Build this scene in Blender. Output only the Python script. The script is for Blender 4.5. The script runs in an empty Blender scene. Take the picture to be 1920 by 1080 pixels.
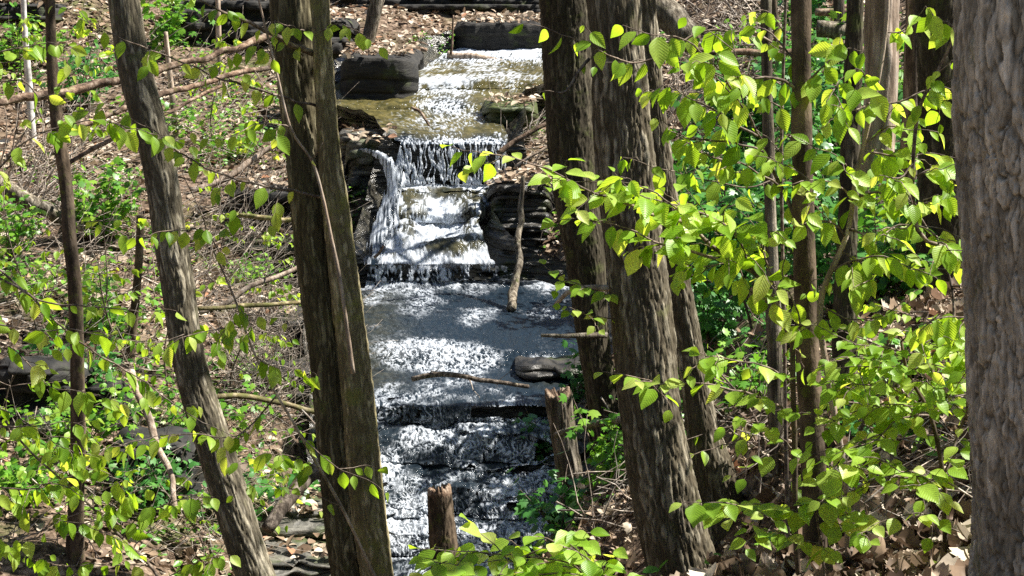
import bpy, math
import numpy as np
from mathutils import Vector
R = math.radians
rng = np.random.default_rng(7)
scene = bpy.context.scene
COL = scene.collection

# ------------------------------------------------------------------ camera model (photo pixels -> world points)
F = 3583.0
PITCH = R(12.0)
CP, SP = math.cos(PITCH), math.sin(PITCH)

def P(x, y, Y):
    u = (x - 960.0) / F; v = (540.0 - y) / F
    dy = CP + v * SP; dz = -SP + v * CP
    t = Y / dy
    return np.array([u * t, Y, dz * t])

# ------------------------------------------------------------------ noise
def _h(ix, iy, iz, seed):
    h = (ix.astype(np.uint32) * np.uint32(374761393) + iy.astype(np.uint32) * np.uint32(668265263)
         + iz.astype(np.uint32) * np.uint32(2147483647) + np.uint32((seed * 1274126177) & 0xffffffff))
    h = (h ^ (h >> np.uint32(13))) * np.uint32(1274126177)
    h = h ^ (h >> np.uint32(16))
    h = h * np.uint32(2246822519)
    h = h ^ (h >> np.uint32(15))
    return (h & np.uint32(0xffffff)).astype(np.float64) / 16777215.0

def vn(x, y, z=0.0, seed=0):
    x, y, z = np.broadcast_arrays(np.asarray(x, float), np.asarray(y, float), np.asarray(z, float))
    fx, fy, fz = np.floor(x), np.floor(y), np.floor(z)
    ix, iy, iz = fx.astype(np.int64)+32768, fy.astype(np.int64)+32768, fz.astype(np.int64)+32768
    tx, ty, tz = x - fx, y - fy, z - fz
    tx = tx * tx * (3 - 2 * tx); ty = ty * ty * (3 - 2 * ty); tz = tz * tz * (3 - 2 * tz)
    def c(a, b, d): return _h(ix + a, iy + b, iz + d, seed)
    x00 = c(0,0,0)*(1-tx)+c(1,0,0)*tx; x10 = c(0,1,0)*(1-tx)+c(1,1,0)*tx
    x01 = c(0,0,1)*(1-tx)+c(1,0,1)*tx; x11 = c(0,1,1)*(1-tx)+c(1,1,1)*tx
    return (x00*(1-ty)+x10*ty)*(1-tz) + (x01*(1-ty)+x11*ty)*tz      # 0..1

def fbm(x, y, z=0.0, o=3, seed=0):
    s = 0.0; a = 0.5; n = 0.0
    for k in range(o):
        s = s + a * vn(x*2**k, y*2**k, np.asarray(z)*2**k, seed+k*17); n += a; a *= 0.5
    return s / n

def vor(x, y, z, seed=0):
    x, y, z = np.broadcast_arrays(np.asarray(x, float), np.asarray(y, float), np.asarray(z, float))
    ix, iy, iz = (np.floor(a).astype(np.int64)+32768 for a in (x, y, z))
    f1 = np.full(x.shape, 9.); f2 = f1.copy(); cr = np.zeros(x.shape)
    for a in (-1,0,1):
        for b in (-1,0,1):
            for c in (-1,0,1):
                jx, jy, jz = ix+a, iy+b, iz+c
                d = np.sqrt((jx-32768+_h(jx,jy,jz,seed)-x)**2+(jy-32768+_h(jx,jy,jz,seed+1)-y)**2+(jz-32768+_h(jx,jy,jz,seed+2)-z)**2)
                lt = d < f1; f2 = np.where(lt, f1, np.minimum(f2, d)); cr = np.where(lt, _h(jx,jy,jz,seed+3), cr); f1 = np.where(lt, d, f1)
    return f1, f2, cr

def sstep(a, b, x):
    t = np.clip((x - a) / (b - a), 0, 1); return t*t*(3-2*t)

def unit(v):
    v = np.asarray(v, float); return v / (np.linalg.norm(v, axis=-1, keepdims=True) + 1e-9)

# ------------------------------------------------------------------ mesh buffers
def catmull(p, n):
    p = np.asarray(p, float)
    if len(p) < 3: 
        t = np.linspace(0, 1, n)[:,None]; return p[0]*(1-t)+p[-1]*t
    pp = np.concatenate([[2*p[0]-p[1]], p, [2*p[-1]-p[-2]]])
    seg = np.linalg.norm(np.diff(p[:,:3], axis=0), axis=1); cum = np.concatenate([[0], np.cumsum(seg)])
    s = np.linspace(0, cum[-1], n); k = np.clip(np.searchsorted(cum, s, 'right')-1, 0, len(p)-2)
    t = ((s-cum[k])/(seg[k]+1e-9))[:,None]
    a, b, c, d = pp[k], pp[k+1], pp[k+2], pp[k+3]
    return .5*((2*b)+(-a+c)*t+(2*a-5*b+4*c-d)*t*t+(-a+3*b-3*c+d)*t**3)

class MB:
    def __init__(s): s.v=[]; s.q=[]; s.t=[]; s.st=[]; s.rnd=[]; s.n=0; s.ex={}
    def add(s, v, q=None, t=None, st=None, rnd=None):
        v = np.asarray(v, float); k = len(v)
        s.v.append(v)
        if q is not None and len(q): s.q.append(np.asarray(q, np.int64) + s.n)
        if t is not None and len(t): s.t.append(np.asarray(t, np.int64) + s.n)
        s.st.append(np.zeros((k,2)) if st is None else np.asarray(st, float))
        s.rnd.append(np.zeros(k) if rnd is None else np.broadcast_to(np.asarray(rnd, float), (k,)))
        s.n += k
    def mesh(s, name, loc=(0,0,0), smooth=True, attrs=None):
        v = np.concatenate(s.v) - np.asarray(loc)
        st = np.concatenate(s.st); rnd = np.concatenate(s.rnd)
        q = np.concatenate(s.q) if s.q else np.zeros((0,4), np.int64)
        t = np.concatenate(s.t) if s.t else np.zeros((0,3), np.int64)
        me = bpy.data.meshes.new(name)
        me.vertices.add(len(v)); me.vertices.foreach_set('co', v.astype(np.float32).ravel())
        nl = len(q)*4 + len(t)*3
        me.loops.add(nl)
        me.loops.foreach_set('vertex_index', np.concatenate([q.ravel(), t.ravel()]).astype(np.int32))
        me.polygons.add(len(q)+len(t))
        ls = np.concatenate([np.arange(len(q))*4, len(q)*4 + np.arange(len(t))*3]).astype(np.int32)
        me.polygons.foreach_set('loop_start', ls)
        if smooth: me.polygons.foreach_set('use_smooth', np.ones(len(q)+len(t), bool))
        me.update(calc_edges=True)
        a = me.attributes.new('st', 'FLOAT2', 'POINT'); a.data.foreach_set('vector', st.astype(np.float32).ravel())
        a = me.attributes.new('rnd', 'FLOAT', 'POINT'); a.data.foreach_set('value', rnd.astype(np.float32))
        for k, val in (attrs or {}).items():
            a = me.attributes.new(k, 'FLOAT', 'POINT'); a.data.foreach_set('value', np.asarray(val, np.float32))
        me.validate()
        return me

def gridquads(n, m, wrap=False):
    i = np.arange(n-1)[:,None]; j = np.arange(m if wrap else m-1)[None,:]
    j2 = (j+1) % m
    return np.stack([i*m+j+0*i, i*m+j2+0*i, (i+1)*m+j2, (i+1)*m+j], -1).reshape(-1,4)

ROOT = {}
def thing(name, label, cat, loc=(0,0,0), group=None):
    o = bpy.data.objects.new(name, None); COL.objects.link(o)
    o.empty_display_size = .2
    o.location = [float(c) for c in loc]; o['label'] = label; o['category'] = cat
    if group: o['group'] = group
    ROOT[o.name] = np.array(loc, float)
    return o
def part(name, mb, mat, parent, smooth=True, attrs=None, label=None, kind=None):
    loc = ROOT[parent.name]
    o = bpy.data.objects.new(name, mb.mesh(name, loc, smooth, attrs)); COL.objects.link(o)
    o.parent = parent; o.data.materials.append(mat)
    ROOT[o.name] = loc
    if label: o['label'] = label
    if kind: o['kind'] = kind
    return o
def single(name, mb, mat, label=None, cat=None, group=None, kind=None, loc=(0,0,0), smooth=True, attrs=None):
    o = bpy.data.objects.new(name, mb.mesh(name, loc, smooth, attrs)); COL.objects.link(o)
    o.location = [float(c) for c in loc]
    o.data.materials.append(mat)
    if label: o['label'] = label
    if cat: o['category'] = cat
    if group: o['group'] = group
    if kind: o['kind'] = kind
    return o

# ------------------------------------------------------------------ materials
def newmat(name):
    m = bpy.data.materials.new(name); m.use_nodes = True
    nt = m.node_tree; nt.nodes.clear()
    return m, nt
def N(nt, typ, **kw):
    n = nt.nodes.new(typ)
    for k, v in kw.items():
        if k in n.inputs: n.inputs[k].default_value = v
        else: setattr(n, k, v)
    return n
def ramp(nt, stops, interp='LINEAR'):
    r = nt.nodes.new('ShaderNodeValToRGB'); r.color_ramp.interpolation = interp
    e = r.color_ramp.elements
    while len(e) < len(stops): e.new(0.5)
    for i, (p, c) in enumerate(stops):
        e[i].position = p; e[i].color = (*c, 1) if len(c) == 3 else c
    return r
def attr(nt, name):
    n = nt.nodes.new('ShaderNodeAttribute'); n.attribute_name = name; return n
def mixc(nt, fac, a, b, blend='MIX'):
    n = nt.nodes.new('ShaderNodeMix'); n.data_type = 'RGBA'; n.blend_type = blend
    for sock, val in ((0, fac), (6, a), (7, b)):
        if hasattr(val, 'is_output'): nt.links.new(val, n.inputs[sock])
        elif sock == 0: n.inputs[0].default_value = val
        else: n.inputs[sock].default_value = (*val, 1)
    return n.outputs[2]
def noise_tex(nt, scale, detail=4, rough=.6, vec=None, stretch=None):
    n = N(nt, 'ShaderNodeTexNoise', Scale=scale, Detail=detail, Roughness=rough)
    tc = nt.nodes.new('ShaderNodeTexCoord')
    src = tc.outputs['Object']
    if stretch:
        mp = N(nt, 'ShaderNodeMapping'); mp.inputs['Scale'].default_value = stretch
        nt.links.new(src, mp.inputs['Vector']); src = mp.outputs['Vector']
    nt.links.new(src, n.inputs['Vector'])
    return n

def bark_mat(name, dark, mid, light, moss=0.0, mosscol=(.09,.11,.02), zs=.16, sc=22, bump=.6, lich=0.0):
    m, nt = newmat(name); L = nt.links
    n1 = noise_tex(nt, sc, 6, .65, stretch=(1,1,zs))
    n2 = noise_tex(nt, 3.0, 4, .6)
    n3 = noise_tex(nt, sc*4, 3, .6, stretch=(1,1,.35))
    cr = ramp(nt, [(.38,dark),(.50,mid),(.62,light)])
    L.new(n1.outputs['Fac'], cr.inputs['Fac'])
    r2 = ramp(nt, [(.38,(.65,.65,.65)),(.62,(1.3,1.25,1.2))]); L.new(n2.outputs['Fac'], r2.inputs['Fac'])
    c = mixc(nt, 1.0, cr.outputs['Color'], r2.outputs['Color'], 'MULTIPLY')
    if moss > 0:
        n4 = noise_tex(nt, 9, 5, .7)
        rm = ramp(nt, [(.62-moss*.3,(0,0,0)),(.78-moss*.3,(1,1,1))]); L.new(n4.outputs['Fac'], rm.inputs['Fac'])
        c = mixc(nt, rm.outputs['Color'], c, mosscol)
    if lich > 0:
        n5 = noise_tex(nt, 14, 4, .6)
        rl = ramp(nt, [(.66-lich*.2,(0,0,0)),(.74-lich*.2,(.8,.8,.8))]); L.new(n5.outputs['Fac'], rl.inputs['Fac'])
        c = mixc(nt, rl.outputs['Color'], c, (.30,.31,.25))
    b1 = N(nt, 'ShaderNodeBump', Strength=bump, Distance=.03); L.new(n1.outputs['Fac'], b1.inputs['Height'])
    b2 = N(nt, 'ShaderNodeBump', Strength=bump*.7, Distance=.012); L.new(n3.outputs['Fac'], b2.inputs['Height'])
    L.new(b1.outputs['Normal'], b2.inputs['Normal'])
    p = N(nt, 'ShaderNodeBsdfPrincipled', Roughness=.85); p.inputs['Specular IOR Level'].default_value = .2
    L.new(c, p.inputs['Base Color']); L.new(b2.outputs['Normal'], p.inputs['Normal'])
    o = nt.nodes.new('ShaderNodeOutputMaterial'); L.new(p.outputs[0], o.inputs[0])
    return m

def plate_mat(name, cols, inner, moss=.1, mosscol=(.10,.11,.035), fib=60):
    m, nt = newmat(name); L = nt.links
    a = attr(nt, 'plate'); b_ = attr(nt, 'outer')
    cr = ramp(nt, [(.15,cols[0]),(.5,cols[1]),(.85,cols[2])]); L.new(a.outputs['Fac'], cr.inputs['Fac'])
    n1 = noise_tex(nt, fib, 5, .65, stretch=(1,1,.3)); n2 = noise_tex(nt, 2.6, 4, .6); n4 = noise_tex(nt, 8, 5, .7)
    r1 = ramp(nt, [(.36,(.6,.6,.6)),(.64,(1.35,1.33,1.3))]); L.new(n1.outputs['Fac'], r1.inputs['Fac'])
    r2 = ramp(nt, [(.38,(.75,.74,.72)),(.62,(1.2,1.18,1.15))]); L.new(n2.outputs['Fac'], r2.inputs['Fac'])
    c = mixc(nt, 1.0, cr.outputs['Color'], r1.outputs['Color'], 'MULTIPLY')
    c = mixc(nt, 1.0, c, r2.outputs['Color'], 'MULTIPLY')
    c = mixc(nt, b_.outputs['Fac'], inner, c)
    rm = ramp(nt, [(.62-moss*.3,(0,0,0)),(.76-moss*.3,(.85,.85,.85))]); L.new(n4.outputs['Fac'], rm.inputs['Fac'])
    c = mixc(nt, rm.outputs['Color'], c, mosscol)
    bp = N(nt, 'ShaderNodeBump', Strength=.6, Distance=.010); L.new(n1.outputs['Fac'], bp.inputs['Height'])
    p = N(nt, 'ShaderNodeBsdfPrincipled', Roughness=.85); p.inputs['Specular IOR Level'].default_value = .2
    L.new(c, p.inputs['Base Color']); L.new(bp.outputs['Normal'], p.inputs['Normal'])
    o = nt.nodes.new('ShaderNodeOutputMaterial'); L.new(p.outputs[0], o.inputs[0])
    return m

def leaf_mat(name, cols, trans=.58, tcol=None, veins=True, rough=.38, spec=.35):
    m, nt = newmat(name); L = nt.links
    a = attr(nt, 'rnd'); s = attr(nt, 'st')
    cr = ramp(nt, [(i/(len(cols)-1), c) for i, c in enumerate(cols)]); L.new(a.outputs['Fac'], cr.inputs['Fac'])
    col = cr.outputs['Color']
    nz = noise_tex(nt, 30, 3, .6)
    rz = ramp(nt, [(.3,(.8,.8,.8)),(.7,(1.15,1.15,1.15))]); L.new(nz.outputs['Fac'], rz.inputs['Fac'])
    col = mixc(nt, 1.0, col, rz.outputs['Color'], 'MULTIPLY')
    p = N(nt, 'ShaderNodeBsdfPrincipled', Roughness=rough); p.inputs['Specular IOR Level'].default_value = spec
    t = N(nt, 'ShaderNodeBsdfTranslucent')
    L.new(col, p.inputs['Base Color'])
    tc = mixc(nt, 1.0, col, tcol or (1.75,1.5,.6), 'MULTIPLY')
    L.new(tc, t.inputs['Color'])
    if veins:
        sx = nt.nodes.new('ShaderNodeSeparateXYZ'); L.new(s.outputs['Vector'], sx.inputs[0])
        ab = N(nt, 'ShaderNodeMath', operation='ABSOLUTE'); L.new(sx.outputs['X'], ab.inputs[0])
        m1 = N(nt, 'ShaderNodeMath', operation='MULTIPLY'); L.new(ab.outputs[0], m1.inputs[0]); m1.inputs[1].default_value = -20
        m2 = N(nt, 'ShaderNodeMath', operation='MULTIPLY_ADD'); L.new(sx.outputs['Y'], m2.inputs[0]); m2.inputs[1].default_value = 62; L.new(m1.outputs[0], m2.inputs[2])
        sn = N(nt, 'ShaderNodeMath', operation='SINE'); L.new(m2.outputs[0], sn.inputs[0])
        b = N(nt, 'ShaderNodeBump', Strength=.16, Distance=.0016); L.new(sn.outputs[0], b.inputs['Height'])
        L.new(b.outputs['Normal'], p.inputs['Normal']); L.new(b.outputs['Normal'], t.inputs['Normal'])
    mx = N(nt, 'ShaderNodeMixShader'); mx.inputs[0].default_value = trans
    L.new(p.outputs[0], mx.inputs[1]); L.new(t.outputs[0], mx.inputs[2])
    o = nt.nodes.new('ShaderNodeOutputMaterial'); L.new(mx.outputs[0], o.inputs[0])
    return m

def rock_mat(name, dark, light, moss=.3, wet=.35):
    m, nt = newmat(name); L = nt.links
    n1 = noise_tex(nt, 5, 6, .65, stretch=(1,1,5))
    n2 = noise_tex(nt, 2.2, 5, .6)
    n3 = noise_tex(nt, 40, 4, .6, stretch=(1,1,3))
    cr = ramp(nt, [(.40,dark),(.62,light)]); L.new(n1.outputs['Fac'], cr.inputs['Fac'])
    rm = ramp(nt, [(.60-moss*.3,(0,0,0)),(.72-moss*.3,(.9,.9,.9))]); L.new(n2.outputs['Fac'], rm.inputs['Fac'])
    c = mixc(nt, rm.outputs['Color'], cr.outputs['Color'], (.045,.060,.014))
    b1 = N(nt, 'ShaderNodeBump', Strength=.7, Distance=.03); L.new(n1.outputs['Fac'], b1.inputs['Height'])
    b2 = N(nt, 'ShaderNodeBump', Strength=.5, Distance=.01); L.new(n3.outputs['Fac'], b2.inputs['Height']); L.new(b1.outputs['Normal'], b2.inputs['Normal'])
    p = N(nt, 'ShaderNodeBsdfPrincipled', Roughness=wet); p.inputs['Specular IOR Level'].default_value = .4
    L.new(c, p.inputs['Base Color']); L.new(b2.outputs['Normal'], p.inputs['Normal'])
    o = nt.nodes.new('ShaderNodeOutputMaterial'); L.new(p.outputs[0], o.inputs[0])
    return m

def litter_mat(name):
    m, nt = newmat(name); L = nt.links
    a = attr(nt, 'rnd')
    cr = ramp(nt, [(0,(.085,.055,.035)),(.2,(.20,.135,.085)),(.45,(.29,.215,.145)),(.7,(.42,.345,.255)),(.92,(.58,.51,.41)),(1,(.34,.15,.07))]); L.new(a.outputs['Fac'], cr.inputs['Fac'])
    n = noise_tex(nt, 25, 3, .6); rz = ramp(nt, [(.3,(.75,.75,.75)),(.7,(1.1,1.1,1.1))]); L.new(n.outputs['Fac'], rz.inputs['Fac'])
    c = mixc(nt, 1.0, cr.outputs['Color'], rz.outputs['Color'], 'MULTIPLY')
    p = N(nt, 'ShaderNodeBsdfPrincipled', Roughness=.6); L.new(c, p.inputs['Base Color']); p.inputs['Specular IOR Level'].default_value = .3
    t = N(nt, 'ShaderNodeBsdfTranslucent'); L.new(c, t.inputs['Color'])
    mx = N(nt, 'ShaderNodeMixShader'); mx.inputs[0].default_value = .18
    L.new(p.outputs[0], mx.inputs[1]); L.new(t.outputs[0], mx.inputs[2])
    o = nt.nodes.new('ShaderNodeOutputMaterial'); L.new(mx.outputs[0], o.inputs[0])
    return m

def ground_mat():
    m, nt = newmat('forest_floor'); L = nt.links
    n1 = noise_tex(nt, 14, 6, .7); n2 = noise_tex(nt, .8, 5, .6); n3 = noise_tex(nt, 45, 4, .6)
    cr = ramp(nt, [(.38,(.03,.02,.014)),(.5,(.10,.07,.047)),(.64,(.26,.19,.14))]); L.new(n1.outputs['Fac'], cr.inputs['Fac'])
    rm = ramp(nt, [(.54,(0,0,0)),(.66,(.8,.8,.8))]); L.new(n2.outputs['Fac'], rm.inputs['Fac'])
    c = mixc(nt, rm.outputs['Color'], cr.outputs['Color'], (.06,.08,.02))
    b = N(nt, 'ShaderNodeBump', Strength=.9, Distance=.03); L.new(n1.outputs['Fac'], b.inputs['Height'])
    b2 = N(nt, 'ShaderNodeBump', Strength=.6, Distance=.01); L.new(n3.outputs['Fac'], b2.inputs['Height']); L.new(b.outputs['Normal'], b2.inputs['Normal'])
    p = N(nt, 'ShaderNodeBsdfPrincipled', Roughness=.9); L.new(c, p.inputs['Base Color']); L.new(b2.outputs['Normal'], p.inputs['Normal'])
    p.inputs['Specular IOR Level'].default_value = .15
    o = nt.nodes.new('ShaderNodeOutputMaterial'); L.new(p.outputs[0], o.inputs[0])
    return m

def water_mat():
    m, nt = newmat('stream_water'); L = nt.links
    fo = attr(nt, 'foam'); sh = attr(nt, 'shallow')
    n0 = noise_tex(nt, 9, 5, .6)
    cs = ramp(nt, [(.38,(.045,.042,.012)),(.62,(.13,.108,.036))]); L.new(n0.outputs['Fac'], cs.inputs['Fac'])
    c = mixc(nt, sh.outputs['Fac'], (.010,.017,.025), cs.outputs['Color'])
    n1 = noise_tex(nt, 38, 5, .7); n2 = noise_tex(nt, 120, 3, .6)
    b = N(nt, 'ShaderNodeBump', Strength=.42, Distance=.03); L.new(n1.outputs['Fac'], b.inputs['Height'])
    p = N(nt, 'ShaderNodeBsdfPrincipled', Roughness=.07, IOR=1.33); p.inputs['Specular IOR Level'].default_value = .32
    L.new(c, p.inputs['Base Color']); L.new(b.outputs['Normal'], p.inputs['Normal'])
    d = N(nt, 'ShaderNodeBsdfPrincipled', Roughness=.35); d.inputs['Base Color'].default_value = (.78,.84,.92,1)
    d.inputs['Specular IOR Level'].default_value = .6
    b2 = N(nt, 'ShaderNodeBump', Strength=.7, Distance=.012); L.new(n2.outputs['Fac'], b2.inputs['Height']); L.new(b2.outputs['Normal'], d.inputs['Normal'])
    tr = N(nt, 'ShaderNodeBsdfTranslucent'); tr.inputs['Color'].default_value = (.8,.85,.92,1)
    dm = N(nt, 'ShaderNodeMixShader'); dm.inputs[0].default_value = .3
    L.new(d.outputs[0], dm.inputs[1]); L.new(tr.outputs[0], dm.inputs[2])
    mx = N(nt, 'ShaderNodeMixShader'); L.new(fo.outputs['Fac'], mx.inputs[0])
    L.new(p.outputs[0], mx.inputs[1]); L.new(dm.outputs[0], mx.inputs[2])
    o = nt.nodes.new('ShaderNodeOutputMaterial'); L.new(mx.outputs[0], o.inputs[0])
    return m

M = {}
M['bark'] = bark_mat('furrowed_bark', (.030,.023,.017), (.080,.064,.050), (.20,.17,.14), moss=.12)
M['plate'] = plate_mat('grey_plated_bark', [(.215,.20,.158),(.37,.345,.285),(.55,.525,.45)], (.09,.078,.055), .06)
M['furrow'] = plate_mat('furrowed_brown_bark', [(.062,.053,.035),(.105,.092,.064),(.36,.33,.26)], (.05,.039,.024), .12, (.085,.09,.03))
M['furrowdark'] = plate_mat('furrowed_dark_bark', [(.030,.026,.017),(.052,.045,.030),(.14,.125,.09)], (.03,.024,.015), .25, (.07,.08,.025))
M['furrowolive'] = plate_mat('furrowed_olive_bark', [(.055,.048,.026),(.088,.078,.045),(.28,.26,.17)], (.045,.036,.020), .2, (.085,.09,.03))
M['furrowgrey'] = plate_mat('shaggy_grey_bark', [(.08,.07,.048),(.15,.135,.098),(.42,.39,.31)], (.06,.05,.034), .16, (.10,.11,.04))
M['furrowmoss'] = plate_mat('mossy_ridged_bark', [(.12,.105,.058),(.20,.178,.105),(.50,.45,.30)], (.10,.082,.045), .35, (.17,.17,.05))
M['barkwhite'] = bark_mat('white_bark', (.30,.29,.28), (.50,.49,.48), (.62,.61,.60), zs=1, sc=8, bump=.1)
M['barkmoss'] = bark_mat('mossy_bark', (.04,.033,.02), (.10,.085,.05), (.22,.19,.13), moss=.45, mosscol=(.085,.09,.025))
M['barkgrey'] = bark_mat('grey_plated_bark', (.075,.062,.052), (.19,.16,.138), (.36,.32,.285), moss=.05, zs=.28, sc=16, bump=.5)
M['barkshag'] = bark_mat('shaggy_bark', (.045,.037,.027), (.12,.103,.077), (.26,.235,.19), moss=.18, mosscol=(.09,.10,.035), zs=.10, sc=26, bump=.8)
M['barkdark'] = bark_mat('smooth_dark_bark', (.035,.026,.018), (.075,.056,.038), (.13,.10,.07), moss=.2, zs=.4, sc=18, bump=.35)
M['barkpale'] = bark_mat('bare_pale_wood', (.15,.115,.085), (.28,.22,.17), (.42,.36,.30), zs=.12, sc=24, bump=.4)
M['twig'] = bark_mat('twig_bark', (.06,.045,.035), (.13,.10,.08), (.24,.20,.165), zs=1, sc=40, bump=.1)
M['dead'] = bark_mat('dead_twigs', (.12,.095,.075), (.25,.215,.18), (.46,.42,.37), zs=1, sc=20, bump=.1)
M['log'] = bark_mat('rotting_log', (.05,.032,.022), (.15,.10,.068), (.30,.235,.18), moss=.15, zs=1, sc=14, bump=.5)
M['logmoss'] = bark_mat('mossy_log', (.07,.055,.03), (.15,.125,.06), (.28,.24,.15), moss=.6, mosscol=(.095,.10,.03), zs=1, sc=14, bump=.5)
M['leaf'] = leaf_mat('beech_leaf', [(.13,.27,.018),(.21,.38,.035),(.32,.49,.07),(.47,.58,.14)], .6)
M['leaf2'] = leaf_mat('hazel_leaf', [(.15,.29,.02),(.24,.42,.04),(.36,.53,.085),(.50,.60,.16)], .58)
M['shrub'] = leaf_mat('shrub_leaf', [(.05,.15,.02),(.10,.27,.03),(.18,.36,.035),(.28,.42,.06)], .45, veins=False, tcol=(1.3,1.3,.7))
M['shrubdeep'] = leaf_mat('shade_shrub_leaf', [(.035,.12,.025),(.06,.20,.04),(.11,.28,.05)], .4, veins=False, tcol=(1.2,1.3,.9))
M['litter'] = litter_mat('dead_leaves')
M['ground'] = ground_mat()
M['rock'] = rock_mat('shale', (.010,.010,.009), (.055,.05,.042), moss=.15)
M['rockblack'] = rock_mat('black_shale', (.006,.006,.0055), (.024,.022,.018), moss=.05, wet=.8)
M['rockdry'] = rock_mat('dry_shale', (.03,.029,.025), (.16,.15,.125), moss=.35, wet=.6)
M['rockmoss'] = rock_mat('mossy_shale', (.015,.015,.012), (.08,.075,.05), moss=.55, wet=.5)
M['rockolive'] = rock_mat('olive_mossy_rock', (.02,.02,.012), (.07,.07,.03), moss=1.1, wet=.5)
M['bed'] = rock_mat('wet_streambed', (.014,.014,.012), (.06,.055,.042), moss=.1, wet=.22)
M['water'] = water_mat()

# ------------------------------------------------------------------ stream profile  (row, distance, left px, right px)
ROWS = np.array([
 (1420, 13.2, 640, 1010), (1200, 14.4, 640, 1010), (1110, 15.0, 640, 1010), (1040, 15.7, 640, 1062), (985, 15.78, 640, 1066),
 (960, 16.1, 640, 1062), (905, 16.17, 640, 1055), (870, 16.5, 640, 1040), (815, 16.58, 640, 1034), (790, 17.0, 640, 1030),
 (757, 17.07, 640, 1034), (725, 17.5, 640, 1060), (690, 18.15, 640, 1100), (655, 18.42, 640, 1090), (600, 19.5, 640, 1090),
 (540, 21.05, 640, 1070), (526, 21.15, 685, 975), (492, 21.2, 692, 920), (440, 21.8, 706, 895), (418, 22.2, 712, 905), (398, 22.25, 718, 912),
 (372, 22.65, 726, 942), (345, 22.8, 733, 955), (300, 22.86, 742, 950), (268, 22.9, 752, 948), (250, 23.5, 735, 952),
 (205, 25.0, 600, 930), (198, 25.05, 600, 930), (168, 26.1, 600, 1010), (152, 26.2, 650, 1050), (125, 27.9, 790, 1110),
 (100, 29.5, 835, 1130), (82, 30.1, 900, 1140), (55, 31.6, 980, 1190)], float)
_o = ROWS[::-1]
def prof(py):
    py = np.asarray(py, float)
    Y = np.interp(py, _o[:,0], _o[:,1]); l = np.interp(py, _o[:,0], _o[:,2]); r = np.interp(py, _o[:,0], _o[:,3])
    v = (540-py)/F; z = (-SP+v*CP)/(CP+v*SP)*Y
    k = Y/(CP+v*SP)/F
    return Y, z, (l-960)*k, (r-960)*k

# ------------------------------------------------------------------ terrain
ctrl = []
def cp(x, y, Y): ctrl.append(P(x, y, Y))
for x, y, Y in [(0,1080,12.5),(300,1080,13),(520,1080,14.2),(0,900,14),(300,900,14.5),(560,900,15.4),(0,750,15.5),(300,750,16),(580,750,17),
    (0,600,17.5),(300,600,18),(600,600,19.5),(0,450,20),(300,450,20.5),(540,450,21.4),(0,300,23),(300,300,23.5),(540,300,24),(620,280,24.2),
    (0,150,27),(300,150,27.5),(560,150,28),(0,50,31),(300,50,31),(560,50,31.5),(0,0,33),(300,0,33),(600,0,33.5),
    (-500,1080,10.5),(-500,750,14),(-500,450,18.5),(-500,150,25),(-500,0,31),
    (1105,1010,10),(1130,850,12.5),(1150,770,14),(1090,930,13.2),(1180,640,17),(1120,500,20.8),(1150,400,21.6),
    (1400,1080,6.9),(1400,965,8.2),(1310,1320,8.2),(1230,1300,8.4),(1345,1230,7.8),(1280,1180,8.8),(1310,1000,9.4),(1400,850,9),(1400,720,10.5),(1400,650,11.5),(1350,550,14),(1400,450,16.5),(1400,300,20),(1400,150,23.5),(1400,0,27.5),
    (1750,1080,5.6),(1750,950,6.6),(1750,850,7.6),(1750,700,9.3),(1700,600,11),(1700,500,12.5),(1700,300,16),(1700,100,20),(1700,0,22.5),
    (1920,1080,5),(1920,700,8.2),(1920,300,14),(1920,0,19.5),(2300,1080,4.4),(2300,600,8),(2300,200,13),(2300,0,16),
    (1150,250,24.5),(1100,130,29.5),(1150,40,31.5),(1250,20,29.5),
    (700,95,29),(760,60,31),(850,32,33),(950,28,33.2),(1020,20,33.5),(640,60,31)]: cp(x, y, Y)
ctrl += [np.array(c, float) for c in [(0,0,-1.65),(1.5,2,-1.6),(-2,3,-2.0),(3,1,-1.2),(5,4,-.6),(-3,8,-3.7),(-1,8,-3.55),(.0,10,-4.3),(-2,11,-4.9),(-.3,12.6,-6.0),(-.6,8.6,-3.6),
    (.55,8,-3.15),(-6,4,-3),(-6,8,-4.2),(-8,30,.5),(-12,20,-.5),(-14,34,4),(0,38,1.2),(6,36,2.4),(10,28,3),(12,18,2.5),(9,10,.6),(-4,38,1.6),(3,34,-.2),(5,31,.3),(-3,35.5,-.4),(0,35.3,-.6),(0,-4,-.9),(4,-4,.2),(-4,-4,-1.5),(0,-15,1.5),(10,-15,3),(-10,-15,0),(-17,-15,2),(17,-15,5),(-14,0,3),(-16,6,5.5),(-16,14,5),(-17,24,6),(0,48,7),(-14,48,9),(14,48,9),(16,30,6),(16,8,3),(-12,9,.8),(-10,3,-3),(9,1,1)]]
for py in list(range(1300, 540, -45)) + [545, 500, 450, 400, 350, 300, 260, 225, 190, 160, 130, 105]:
    Y, z, xl, xr = prof(py)
    for f in (0., .5, 1.): ctrl.append(np.array([xl+(xr-xl)*f, Y+.12, z-.42]))
C = np.array(ctrl)
_d = np.linalg.norm(C[:,None,:2]-C[None,:,:2], axis=-1)
_A = np.zeros((len(C)+3, len(C)+3)); _A[:len(C),:len(C)] = _d - .15*np.eye(len(C)); _A[:len(C),-3] = 1; _A[:len(C),-2:] = C[:,:2]
_A[-3:,:len(C)] = _A[:len(C),-3:].T
_w = np.linalg.solve(_A, np.concatenate([C[:,2], np.zeros(3)]))
GX0, GX1, GY0, GY1, GS = -18., 18., -16., 50., .13
gx = np.arange(GX0, GX1, GS); gy = np.arange(GY0, GY1, GS)
XX, YY = np.meshgrid(gx, gy)
cx = np.arange(GX0, GX1+.5, .44); cy = np.arange(GY0, GY1+.5, .44)
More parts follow.
